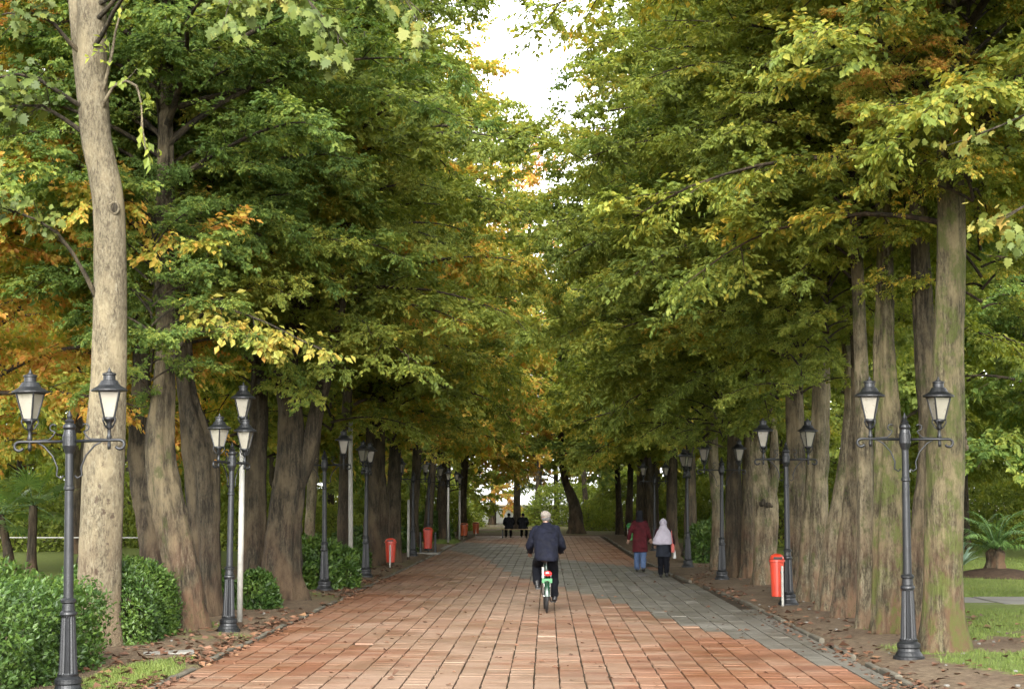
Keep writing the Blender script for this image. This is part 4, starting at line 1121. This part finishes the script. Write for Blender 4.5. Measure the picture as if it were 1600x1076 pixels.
bin_on_post((-3.75, 84.6, 0), 'orange bin at the very end of the tree row', M['orange_plastic'], .60, .18)
bin_on_post((3.62, 69.9, 0), 'green bin on a white post ahead of the women', M['green_plastic'], .74, .17, px=-.14, py=-.1)

# ------------------------------------------------------------------ far wall, rail fence
wl = empty('boundary_wall', (0, 128, 0)); tag(wl, 'long white boundary wall far beyond the end of the walk', 'wall')
for i in range(8):
    x = -18 + i * 4
    q = MB(); q.box(x + .02, x + 3.98, 8.0, 8.25, -.1, 1.40); q.obj('panel', M['white_wall'], wl)
    q = MB(); q.box(x - .14, x + .14, 7.86, 8.39, -.1, 1.55); q.obj('pier', M['white_wall'], wl)
q = MB(); q.box(-18, 14, 7.93, 8.32, 1.402, 1.47); q.obj('coping', M['concrete'], wl)
rf = empty('rail_fence', (-26, 53, 0)); tag(rf, 'low white rail fence far behind the fan palms', 'fence')
for i in range(11):
    q = MB(); q.box(-16 + i * 2.9 - .05, -16 + i * 2.9 + .05, -.05, .05, -.05, .78); q.obj('post', M['white'], rf)
for z in (.66,):
    for i in range(10):
        q = MB(); q.tube([(-16 + i * 2.9 + .052, 0, z), (-16 + (i + 1) * 2.9 - .052, 0, z)], .022, 8); q.obj('rail', M['white'], rf)

# ------------------------------------------------------------------ people
def chain(mb, pts, rad, n=12, squash=None):
    """limb with rounded ends"""
    S = catmull([(*p, r) for p, r in zip(pts, rad)], .035)
    mb.tube([tuple(s[:3]) for s in S], [max(.004, s[3]) for s in S], n, True, squash)
    for p, r in ((pts[0], rad[0]), (pts[-1], rad[-1])): mb.ell(p, r, 10, 7)

def loft(mb, rings, n=24):
    """rings: (cx, cy, cz, rx, ry); closed"""
    S = catmull(rings, .03)
    v = []; f = []
    for s in S:
        for k in range(n):
            a = 2 * PI * k / n
            v.append((s[0] + s[3] * math.copysign(abs(math.cos(a)) ** .85, math.cos(a)), s[1] + s[4] * math.copysign(abs(math.sin(a)) ** .85, math.sin(a)), s[2]))
    for i in range(len(S) - 1):
        for k in range(n):
            f.append((i * n + k, i * n + (k + 1) % n, (i + 1) * n + (k + 1) % n, (i + 1) * n + k))
    f.append(tuple(range(n))[::-1]); f.append(tuple((len(S) - 1) * n + k for k in range(n)))
    mb.add(v, f)

def hand(mb, wrist, direction, side, curl=.5, s=1.0):
    d = Vector(direction).normalized(); up = Vector((0, 0, 1)) if abs(d.z) < .8 else Vector((0, 1, 0))
    lat = d.cross(up).normalized() * side; nor = lat.cross(d).normalized()
    w_ = Vector(wrist)
    mb.ell(w_ + d * .045 * s, (.036 * s, .036 * s, .044 * s), 10, 7)
    for i, (o, L) in enumerate(((-.028, .062), (-.009, .074), (.010, .070), (.028, .056))):
        b = w_ + d * .075 * s + lat * o * s; m = b + d * L * .5 * s + nor * L * .18 * curl * s; e = m + d * L * .38 * s + nor * L * .5 * curl * s
        mb.tube([b, m, e], [.0095 * s, .0085 * s, .006 * s], 7)
    b = w_ + d * .03 * s - lat * .03 * s; m = b + d * .03 * s - lat * .026 * s; e = m + d * .03 * s + nor * .012 * s
    mb.tube([b, m, e], [.011 * s, .010 * s, .007 * s], 7)

def head(mb, c, s=1.0, yaw=0.0, pitch=0.0):
    """face looks along +Y turned by yaw"""
    c = Vector(c); M3 = Matrix.Rotation(yaw, 3, 'Z') @ Matrix.Rotation(pitch, 3, 'X')
    P = lambda x, y, z: c + M3 @ (Vector((x, y, z)) * s)
    mb.ell(P(0, -.008, .018), (.077 * s, .095 * s, .098 * s), 18, 12, M3)
    mb.ell(P(0, .018, -.045), (.058 * s, .070 * s, .070 * s), 14, 9, M3)
    mb.ell(P(0, .050, -.092), (.026 * s, .026 * s, .022 * s), 10, 7)
    mb.tube([P(0, .084, .012), P(0, .106, -.028), P(0, .088, -.040)], [.008 * s, .014 * s, .012 * s], 8)
    for k in (-1, 1):
        mb.ell(P(k * .032, .082, .008), (.014 * s, .008 * s, .010 * s), 8, 6)
        mb.ell(P(k * .078, -.006, -.010), (.010 * s, .020 * s, .032 * s), 8, 6, M3)
    mb.ell(P(0, .084, -.062), (.024 * s, .010 * s, .008 * s), 8, 6)

def person(loc, rz, label, J, s, cloth, yaw=0.0, group=None):
    """J: joints; cloth: list of (name, material, builder) ; returns the Empty"""
    t = empty('person', loc, rz); tag(t, label, 'person', group)
    b = MB()
    loft(b, [(J['pel'][0], J['pel'][1], J['pel'][2] - .06 * s, .13 * s, .10 * s), (*J['pel'], .155 * s, .115 * s), (*J['waist'], .125 * s, .095 * s), (*J['chest'], .155 * s, .105 * s), (*J['top'], .12 * s, .075 * s), (*J['neck'], .05 * s, .05 * s)])
    chain(b, [J['neck'], J['head']], [.05 * s, .05 * s])
    head(b, J['head'], s, yaw)
    for k in ('L', 'R'):
        chain(b, [J['sh' + k], J['el' + k], J['wr' + k]], [.052 * s, .040 * s, .027 * s])
        chain(b, [J['hp' + k], J['kn' + k], J['an' + k]], [.082 * s, .055 * s, .038 * s])
        chain(b, [J['an' + k], J['to' + k]], [.036 * s, .026 * s])
    me = remeshed(b, .018 * s, 3)
    h = MB()
    for k, sg in (('L', -1), ('R', 1)):
        hand(h, J['wr' + k], Vector(J['wr' + k]) - Vector(J['el' + k]) * (1.0) , sg, J.get('curl', .5), s)
    bm = bmesh.new(); bm.from_mesh(me); tmp = h.mesh('h'); bm.from_mesh(tmp); bm.to_mesh(me); bm.free()
    me.materials.clear(); me.materials.append(M['skin'])
    me.polygons.foreach_set('use_smooth', [True] * len(me.polygons))
    me.name = 'body'; link('body', me, t)
    for nm, mat, fn in cloth:
        q = MB(); fn(q, J, s)
        me = remeshed(q, .014 * s, 3); me.materials.append(mat); me.name = nm
        # soft creases
        co = np.empty(len(me.vertices) * 3); me.vertices.foreach_get('co', co); co = co.reshape(-1, 3)
        no = np.empty(len(me.vertices) * 3); me.vertices.foreach_get('normal', no); no = no.reshape(-1, 3)
        cr = (vnoise(co[:, 0] * 9 + co[:, 1] * 5, co[:, 2] * 16 + co[:, 0] * 6, 4) - .5) * .020 + (vnoise(co[:, 0] * 24, co[:, 2] * 30 + co[:, 1] * 20, 6) - .5) * .008
        co = co + no * cr[:, None] * s
        me.vertices.foreach_set('co', co.ravel()); me.update()
        link(nm, me, t)
    return t

def shoes(q_, J, s, side):
    for k in (side,):
        a, b = Vector(J['an' + k]), Vector(J['to' + k])
        chain(q_, [a + Vector((0, -.035, -.035)) * s, a * .5 + b * .5 + Vector((0, 0, -.012)) * s, b + (b - a) * .15], [.040 * s, .046 * s, .038 * s])
        chain(q_, [a, a + Vector((0, 0, .05)) * s], [.046 * s, .048 * s])
def trousers(q_, J, s, hem=.06, th=.100, kn=.075, cu=.068):
    loft(q_, [(J['pel'][0], J['pel'][1], J['pel'][2] - .09 * s, .15 * s, .12 * s), (J['pel'][0], J['pel'][1], J['pel'][2] + .02 * s, .175 * s, .135 * s), (*J['waist'], .145 * s, .115 * s)])
    for k in ('L', 'R'):
        a = Vector(J['an' + k]); n_ = Vector(J['kn' + k])
        chain(q_, [J['hp' + k], J['kn' + k], a + (n_ - a).normalized() * hem * s], [th * s, kn * s, cu * s])
def sleeves(q_, J, s, u=.070, e=.060, c_=.046, hem=.02):
    for k in ('L', 'R'):
        w_ = Vector(J['wr' + k]); e_ = Vector(J['el' + k])
        chain(q_, [J['sh' + k], J['el' + k], w_ + (e_ - w_).normalized() * hem], [u * s, e * s, c_ * s])

# --- the cyclist, seen from behind; the rear wheel touches the ground at the origin of both
JC = dict(pel=(0, .20, .93), waist=(0, .24, 1.08), chest=(0, .33, 1.27), top=(0, .40, 1.41), neck=(0, .43, 1.475), head=(0, .475, 1.575),
          shL=(-.165, .40, 1.375), shR=(.165, .40, 1.375), elL=(-.270, .45, 1.12), elR=(.270, .45, 1.12), wrL=(-.262, .70, 1.00), wrR=(.262, .70, 1.00),
          hpL=(-.095, .22, .92), hpR=(.095, .22, .92), knL=(-.145, .60, .76), knR=(.135, .53, .60), anL=(-.145, .38, .44), anR=(.140, .44, .235), toL=(-.15, .52, .40), toR=(.15, .58, .185), curl=1.2)
def jacket(q_, J, s):
    loft(q_, [(0, .16, .85, .185, .150), (0, .17, .90, .205, .165), (0, .22, 1.02, .205, .165), (0, .29, 1.18, .215, .160), (0, .36, 1.32, .215, .140), (0, .40, 1.39, .190, .118), (0, .42, 1.44, .120, .095), (0, .43, 1.475, .078, .075), (0, .435, 1.50, .068, .068)])
    sleeves(q_, J, s, .074, .074, .056, .03)
def cap(q_, J, s):
    c = Vector(J['head'])
    q_.ell(c + Vector((0, -.010, .045)), (.092, .108, .075), 18, 10)
    q_.ell(c + Vector((0, -.008, .018)), (.090, .104, .040), 18, 8)
    q_.ell(c + Vector((0, .105, .030)), (.066, .070, .014), 14, 7)
def hair(q_, J, s):
    c = Vector(J['head'])
    q_.ell(c + Vector((0, -.040, -.018)), (.079, .066, .062), 14, 9)
cyc = person((-.01, 27.02, .002), R(2), 'person in navy jacket and pale cap riding a bicycle down the walk', JC, 1.0,
             [('jacket', M['navy_cloth'], jacket), ('trousers', M['dark_trousers'], lambda q_, J, s: trousers(q_, J, s, .05, .108, .088, .072)), ('shoe', M['shoe'], lambda q_, J, s: shoes(q_, J, s, 'L')), ('shoe', M['shoe'], lambda q_, J, s: shoes(q_, J, s, 'R')), ('cap', M['cap'], cap), ('hair', plain('grey_hair', (0.048, 0.045, 0.042), .8, .2, 40), hair)])

bk = empty('bicycle', (-.01, 27.02, .002), R(2)); tag(bk, 'small green and white bicycle ridden by the cyclist', 'bicycle')
WR = .275
def wheel(y):
    q_ = MB(); q_.tube([(0, y + (WR - .02) * math.cos(a), WR + (WR - .02) * math.sin(a)) for a in [i * 2 * PI / 36 for i in range(37)]], .021, 8, False); ty = q_.mesh('tyre', M['black'], True)
    wo_ = link('wheel', ty, bk)
    q_ = MB(); q_.tube([(0, y + (WR - .045) * math.cos(a), WR + (WR - .045) * math.sin(a)) for a in [i * 2 * PI / 36 for i in range(37)]], .011, 6, False); q_.obj('rim', M['steel'], wo_, smooth=True)
    q_ = MB()
    for i in range(20):
        a = i * 2 * PI / 20
        q_.tube([(.02 * (-1) ** i, y + .02 * math.cos(a), WR + .02 * math.sin(a)), (0, y + (WR - .05) * math.cos(a), WR + (WR - .05) * math.sin(a))], .0016, 4)
    q_.obj('spokes', M['steel'], wo_)
    q_ = MB(); q_.tube([(-.06, y, WR), (.06, y, WR)], .018, 10); q_.obj('hub', M['steel'], wo_)
wheel(0.0); wheel(1.0)
q = MB()
bb = (0, .42, .27)
q.tube([bb, (0, .30, .58), (0, .21, .80)], .017, 10); q.tube([bb, (0, .86, .66)], .02, 10); q.tube([(0, .30, .58), (0, .85, .72)], .017, 10); q.tube([(0, .84, .78), (0, .87, .60)], .02, 10)
q.obj('frame', M['green_paint'], bk, smooth=True)
q = MB()
for s in (-1, 1):
    q.tube([(s * .03, .40, .27), (s * .055, .2, .272), (s * .06, 0, WR)], .010, 8); q.tube([(s * .022, .27, .62), (s * .05, .1, .46), (s * .06, 0, WR)], .011, 8)
q.obj('rear_stays', M['cream_paint'], bk, smooth=True)
q = MB()
for s in (-1, 1): q.tube([(0, .88, .60), (s * .05, .90, .55), (s * .055, 1.0, WR)], .012, 8)
q.obj('fork', M['cream_paint'], bk, smooth=True)
q = MB(); q.tube([(0, .84, .78), (0, .82, .93)], .014, 8); q.tube([(-.30, .70, .975), (-.2, .76, .985), (0, .82, .94), (.2, .76, .985), (.30, .70, .975)], .012, 8); q.obj('handlebar', M['steel'], bk, smooth=True)
for s in (-1, 1):
    q = MB(); q.tube([(s * .215, .752, .984), (s * .315, .692, .974)], .017, 10); q.obj('grip', M['black'], bk)
q = MB(); q.tube([(0, .21, .79), (0, .205, .84)], .014, 8); q.obj('seat_post', M['steel'], bk)
q = MB(); loft(q, [(0, .18, .835, .05, .07), (0, .18, .85, .105, .12), (0, .19, .875, .10, .125), (0, .20, .885, .05, .08)]); q.tube([(0, .22, .86), (0, .40, .868)], [.05, .022], 10); q.obj('saddle', M['leather'], bk, smooth=True)
# mudguard in three coloured lengths
def guard(y0, a0, a1, mat, name, rr=WR + .022, wd=.042):
    q_ = MB(); v = []; n = 10
    for i in range(n + 1):
        a = a0 + (a1 - a0) * i / n
        for k in range(5):
            x = wd * (k / 2 - 1); rad = rr - .012 * (k / 2 - 1) ** 2
            v.append((x, y0 + rad * math.cos(a), WR + rad * math.sin(a)))
        for k in range(5):
            x = wd * (k / 2 - 1); rad = rr - .004 - .012 * (k / 2 - 1) ** 2
            v.append((x, y0 + rad * math.cos(a), WR + rad * math.sin(a)))
    f = []
    for i in range(n):
        for k in range(4):
            f.append((i * 10 + k, i * 10 + k + 1, i * 10 + 11 + k, i * 10 + 10 + k)); f.append((i * 10 + 6 + k, i * 10 + 5 + k, i * 10 + 15 + k, i * 10 + 16 + k))
    q_.add(v, f); q_.obj(name, mat, bk, smooth=True)
guard(0, R(25), R(120), M['cream_paint'], 'rear_mudguard'); guard(0, R(120), R(178), M['green_paint'], 'mudguard_tail'); guard(1.0, R(20), R(170), M['cream_paint'], 'front_mudguard')
q = MB(); q.bbox(-.075, .075, -.12, .24, .615, .632, .004)
for s in (-1, 1): q.tube([(s * .07, -.05, .615), (s * .06, 0, WR)], .006, 6)
q.obj('carrier', M['cream_paint'], bk)
q = MB(); q.bbox(-.085, .085, -.135, -.122, .50, .575, .004); q.obj('green_plate', plain('bright_green_plate', (0.006, 0.09, 0.021), .35, .1), bk)
q = MB(); q.ell((.012, -.13, .655), (.070, .024, .044)); q.obj('tail_light', M['red_lens'], bk, smooth=True)
q = MB(); q.bbox(-.085, -.05, -.13, -.115, .58, .76, .004); q.obj('white_strip', M['white'], bk)
q = MB(); q.bbox(-.055, .055, -.130, -.118, .44, .497, .004); q.obj('reflector_plate', M['white'], bk)
q = MB(); q.tube([(.05, .42 + .10 * math.cos(a), .27 + .10 * math.sin(a)) for a in [i * 2 * PI / 24 for i in range(25)]], .008, 6, False); q.obj('chainring', M['steel'], bk)
ca = R(48)
for s in (-1, 1):
    ey, ez = .42 - s * -.09 * 1.0, .27 - s * .115
    q = MB(); q.tube([(s * .06, .42, .27), (s * .085, ey, ez)], .011, 8); q.obj('crank', M['steel'], bk)
    q = MB(); q.box(s * .13 - .045, s * .13 + .045, ey - .035, ey + .035, ez - .012, ez + .012); q.obj('pedal', M['black'], bk)

# --- walking pair
def joints_walk(h, stride=.22, swing=.14):
    k = h / 1.62
    J = dict(pel=(0, 0, .90), waist=(0, .01, 1.03), chest=(0, .02, 1.20), top=(0, .01, 1.33), neck=(0, .01, 1.38), head=(0, .03, 1.495),
             shL=(-.145, .01, 1.295), shR=(.145, .01, 1.295), elL=(-.215, -.03, 1.07), elR=(.215, .04, 1.07), wrL=(-.225, swing * .5, .85), wrR=(.215, -swing * .1, .85),
             hpL=(-.085, 0, .87), hpR=(.085, 0, .87), knL=(-.085, stride * .75, .50), knR=(.085, stride * .12, .48), anL=(-.08, stride, .085), anR=(.08, -stride, .12),
             toL=(-.085, stride + .14, .045), toR=(.085, -stride + .13, .05), curl=.5)
    return {n: (tuple(c * k for c in p) if hasattr(p, '__len__') else p) for n, p in J.items()}, k
JW, kw_ = joints_walk(1.62, .10, .14)
JW.update(wrL=(-.30, .04, .86), elL=(-.245, -.02, 1.08), wrR=(.27, .0, .87))
def coat(q_, J, s, bottom=.52, w0=.20, w1=.185, w2=.205, arms=True, u=.062):
    loft(q_, [(0, 0, bottom, w0 * s, .16 * s), (0, 0, bottom + .04, w0 * s, .16 * s), (0, 0, .82 * s, .195 * s, .150 * s), (0, .01, 1.02 * s, w1 * s * .98, .150 * s), (0, .02, 1.2 * s, w2 * s * .92, .13 * s), (0, .01, 1.31 * s, .165 * s, .100 * s), (0, .01, 1.355 * s, .11 * s, .08 * s), (0, .01, 1.39 * s, .07 * s, .065 * s)])
    if arms: sleeves(q_, J, s, u, .060, .048, .02)
def scarf_short(q_, J, s):
    c = Vector(J['head'])
    q_.ell(c + Vector((0, -.012, .022)), (.094, .110, .116), 18, 12)
    loft(q_, [(0, .0, 1.30, .125, .095), (0, .0, 1.35, .115, .098), (0, .0, 1.40, .085, .088), (0, .01, 1.46, .085, .098), (0, .015, 1.50, .085, .1)])
wr = person((2.45, 42.69, .002), R(-4), 'person in a dark red knee length coat and black headscarf walking', JW, 1.0,
            [('coat', M['red_coat'], lambda q_, J, s: coat(q_, J, s)), ('trousers', M['jeans'], lambda q_, J, s: trousers(q_, J, s, .03, .098, .082, .078)), ('shoe', M['shoe'], lambda q_, J, s: shoes(q_, J, s, 'L')), ('shoe', M['shoe'], lambda q_, J, s: shoes(q_, J, s, 'R')), ('headscarf', M['black_scarf'], scarf_short)], yaw=.1, group='people walking')
JG, kg = joints_walk(1.42, .07, .10)
JG.update(elR=(.225, .03, .93), wrR=(.245, .05, .76), wrL=(-.20, .10, .80))
def scarf_long(q_, J, s):
    c = Vector(J['head'])
    q_.ell(c + Vector((0, -.012, .020)), (.090, .104, .108), 18, 12)
    loft(q_, [(-.02, -.03, .80, .20, .13), (-.02, -.03, .83, .245, .155), (-.01, -.02, .95, .235, .15), (0, -.01, 1.06, .195, .135), (0, 0, 1.17, .135, .11), (0, .0, 1.24, .090, .094), (0, .015, 1.30, .084, .098), (0, .02, 1.33, .08, .095)])
gi = person((2.84, 39.49, .002), R(-3), 'shorter person in a long pale headscarf and dark coat walking with a red bag', JG, kg,
            [('coat', M['slate_coat'], lambda q_, J, s: coat(q_, J, s, .50, .215, .19, .2, False)), ('sleeves', M['maroon'], lambda q_, J, s: sleeves(q_, J, s, .075, .066, .052)), ('trousers', M['dark_trousers'], lambda q_, J, s: trousers(q_, J, s, .05, .098, .085, .075)),
             ('shoe', M['shoe'], lambda q_, J, s: shoes(q_, J, s, 'L')), ('shoe', M['shoe'], lambda q_, J, s: shoes(q_, J, s, 'R')), ('headscarf', M['white_scarf'], scarf_long)], yaw=-.05, group='people walking')
rb = empty('shoulder_bag', (2.84 + .215, 39.43, .62)); tag(rb, 'red bag hanging at the side of the person in pale headscarf', 'bag')
q = MB(); q.bbox(-.035, .035, -.13, .10, 0, .20, .012); q.obj('body', M['red_bag'], rb)
q = MB(); q.tube([(.0, -.11, .19), (-.02, -.12, .34), (-.03, -.10, .52), (-.02, .02, .40), (.0, .08, .19)], .010, 6); q.obj('strap', M['red_bag'], rb)
wb = empty('carrier_bag', (2.84 + .27, 39.56, .46)); tag(wb, 'small white bag held low by the person in pale headscarf', 'bag')
q = MB(); loft(q, [(0, 0, 0, .03, .06), (0, 0, .03, .045, .085), (0, 0, .16, .035, .075), (0, 0, .20, .02, .05)], 14); q.obj('body', M['white_bag'], wb, smooth=True)
q = MB(); q.tube([(0, -.03, .19), (0, 0, .29), (0, .03, .19)], .006, 6); q.obj('handle', M['white_bag'], wb)

# --- two people on a backless bench far down the walk, backs to us
bn = empty('bench', (-1.57, 82.1, .0)); tag(bn, 'backless slatted bench at the end of the walk with two sitters', 'bench')
for i in range(4):
    q = MB(); q.bbox(-.85, .85, -.20 + i * .105, -.11 + i * .105, .42, .455, .008); q.obj('slat', M['wood'], bn)
for s in (-1, 1):
    q = MB(); q.box(s * .70 - .03, s * .70 + .03, -.18, -.12, -.05, .418); q.box(s * .70 - .03, s * .70 + .03, .13, .19, -.05, .418); q.box(s * .70 - .03, s * .70 + .03, -.118, .128, .34, .38); q.obj('leg', M['metal'], bn)
JS = dict(pel=(0, 0, .56), waist=(0, .04, .70), chest=(0, .10, .88), top=(0, .14, 1.00), neck=(0, .16, 1.05), head=(0, .21, 1.15),
          shL=(-.18, .13, .98), shR=(.18, .13, .98), elL=(-.25, .18, .74), elR=(.25, .18, .74), wrL=(-.12, .38, .62), wrR=(.12, .38, .62),
          hpL=(-.09, .02, .53), hpR=(.09, .02, .53), knL=(-.12, .44, .52), knR=(.12, .44, .52), anL=(-.12, .42, .09), anR=(.12, .42, .09), toL=(-.13, .56, .045), toR=(.13, .56, .045), curl=.6)
def jacket2(q_, J, s):
    loft(q_, [(0, -.01, .47, .20, .15), (0, 0, .56, .205, .155), (0, .04, .70, .19, .145), (0, .10, .88, .205, .145), (0, .14, 1.0, .155, .105), (0, .16, 1.06, .075, .075)])
    sleeves(q_, J, s, .08, .07, .055, .03)
def hair2(q_, J, s):
    q_.ell(Vector(J['head']) + Vector((0, -.015, .025)), (.086, .100, .100), 14, 9)
for x, rz_, lab in ((-1.57 - .36, 8, 'person in black sitting on the bench, leaning toward the other sitter'), (-1.57 + .30, -10, 'person in a dark jacket sitting upright on the bench near the cyclist side')):
    person((x, 82.1, 0), R(rz_), lab, JS, 1.0, [('jacket', M['black_scarf'], jacket2), ('trousers', M['dark_trousers'], lambda q_, J, s: trousers(q_, J, s, .05, .1, .08, .07)), ('shoe', M['shoe'], lambda q_, J, s: shoes(q_, J, s, 'L')), ('shoe', M['shoe'], lambda q_, J, s: shoes(q_, J, s, 'R')), ('hair', M['black_scarf'], hair2)], group='people sitting on the bench')

# ------------------------------------------------------------------ fallen leaves, grass, stones
def scatter_xy(n, x0, x1, y0, y1, g): return np.stack([g.uniform(x0, x1, n), y0 + (y1 - y0) * g.random(n) ** 1.6], -1)
g = np.random.default_rng(55)
pl = np.vstack([scatter_xy(1900, -6.6, -4.02, 14, 46, g), scatter_xy(1000, 3.75, 7.0, 15, 46, g), scatter_xy(330, -3.8, 3.5, 15.5, 50, g), scatter_xy(1200, -4.25, -3.75, 15, 40, g), scatter_xy(500, 3.4, 3.9, 16, 40, g)])
cl = fbm(pl[:, 0] * 1.4, pl[:, 1] * .9, 8); keep = (cl > .42) | (np.abs(pl[:, 0]) < 3.6); pl = pl[keep]
n = len(pl)
z = np.maximum(ground_z(pl[:, 0], pl[:, 1]), 0) + g.uniform(.006, .03, n)
inp = (pl[:, 0] > XL) & (pl[:, 0] < right_edge(pl[:, 1])); z[inp] = g.uniform(.008, .014, inp.sum())
a = g.uniform(0, 2 * PI, n)
d = np.stack([np.cos(a), np.sin(a), g.normal(0, .22, n)], -1); nr = np.stack([g.normal(0, .3, n), g.normal(0, .3, n), np.ones(n)], -1)
L = g.uniform(.06, .15, n); L[inp] *= .7
v, f, at = leaf_quads(np.column_stack([pl, z]), d, nr, L, L * g.uniform(.5, .9, n), g.random(n), g.random(n))
tag(link('fallen_leaves', mesh_np('fallen_leaves', v, f, LEAF['litter'], False, at)), 'brown fallen leaves scattered over the earth verges and the walk', 'leaves', kind='stuff')

def grass_field(n, x0, x1, y0, y1, h, thr, seed):
    g = np.random.default_rng(seed)
    p = scatter_xy(n, x0, x1, y0, y1, g)
    ga = grass_amount(p[:, 0], p[:, 1]) + .5 * (fbm(p[:, 0] * 2.4, p[:, 1] * 2.4, 31) - .5)
    p = p[(ga > thr) & ~((p[:, 0] > 6.4) & (p[:, 1] > 26.8) & (p[:, 1] < 30.6))]; n = len(p)
    z = ground_z(p[:, 0], p[:, 1]) - .01
    a = g.uniform(0, 2 * PI, n); hh = h * g.uniform(.5, 1.3, n)
    b = np.column_stack([p, z]); s = np.stack([np.cos(a), np.sin(a), np.zeros(n)], -1) * .006
    tip = b + np.stack([g.normal(0, .35, n) * hh, g.normal(0, .35, n) * hh, hh], -1)
    v = np.stack([b - s, b + s, tip], 1).reshape(-1, 3)
    return v, g.random(n), vnoise(p[:, 0] * .8, p[:, 1] * .8, 4)
parts = [grass_field(60000, 3.8, 9.5, 14.5, 27, .055, .42, 1), grass_field(70000, 6, 22, 30.5, 52, .07, .4, 2), grass_field(14000, -5.1, -4.0, 13.5, 20.5, .05, .35, 3), grass_field(12000, -7, -4.0, 68.2, 78, .10, .4, 4), grass_field(16000, -6.5, -4.0, 22, 46, .06, .42, 5), grass_field(16000, 3.6, 6.5, 30, 60, .07, .45, 6)]
v = np.vstack([p[0] for p in parts]); m = len(v) // 3
tag(link('grass', mesh_np('grass', v, np.arange(m * 3).reshape(-1, 3), LEAF['grass'], False, {'lr': ('FACE', np.concatenate([p[1] for p in parts])), 'cr': ('FACE', np.concatenate([p[2] for p in parts]))})),
    'short patchy green grass on the verges and the lawn', 'grass', kind='stuff')
g = np.random.default_rng(77)
sm = []
for i in range(5):
    q = MB(); q.ell((0, 0, 0), (1, g.uniform(.6, .9), g.uniform(.35, .6)), 8, 6)
    q.v = [tuple(c * (1 + g.normal(0, .12)) for c in p) for p in q.v]; sm.append(q.mesh('stone', M['concrete']))
for i in range(46):
    x, y = (g.uniform(3.75, 6.2), 15.5 + 14 * g.random() ** 1.5) if i < 30 else (g.uniform(-6, -4.1), 16 + 14 * g.random())
    o = link('stone', sm[i % 5], None, (x, y, float(ground_z(np.array([x]), np.array([y]))[0]) + .008)); s = g.uniform(.012, .04); o.scale = (s, s, s); o.rotation_euler = (0, 0, g.uniform(0, 6))
    tag(o, 'small pale stone lying on the earth verge', 'stone', 'stones on the verge')
ob = MB(); ob.bbox(-.30, .30, -.11, .11, -.02, .035, .008); o = ob.obj('broken_slab', M['concrete'], None, (-4.55, 19.4, .02)); o.rotation_euler = (.06, -.03, .25); tag(o, 'broken slab lying by the clipped hedge', 'slab')
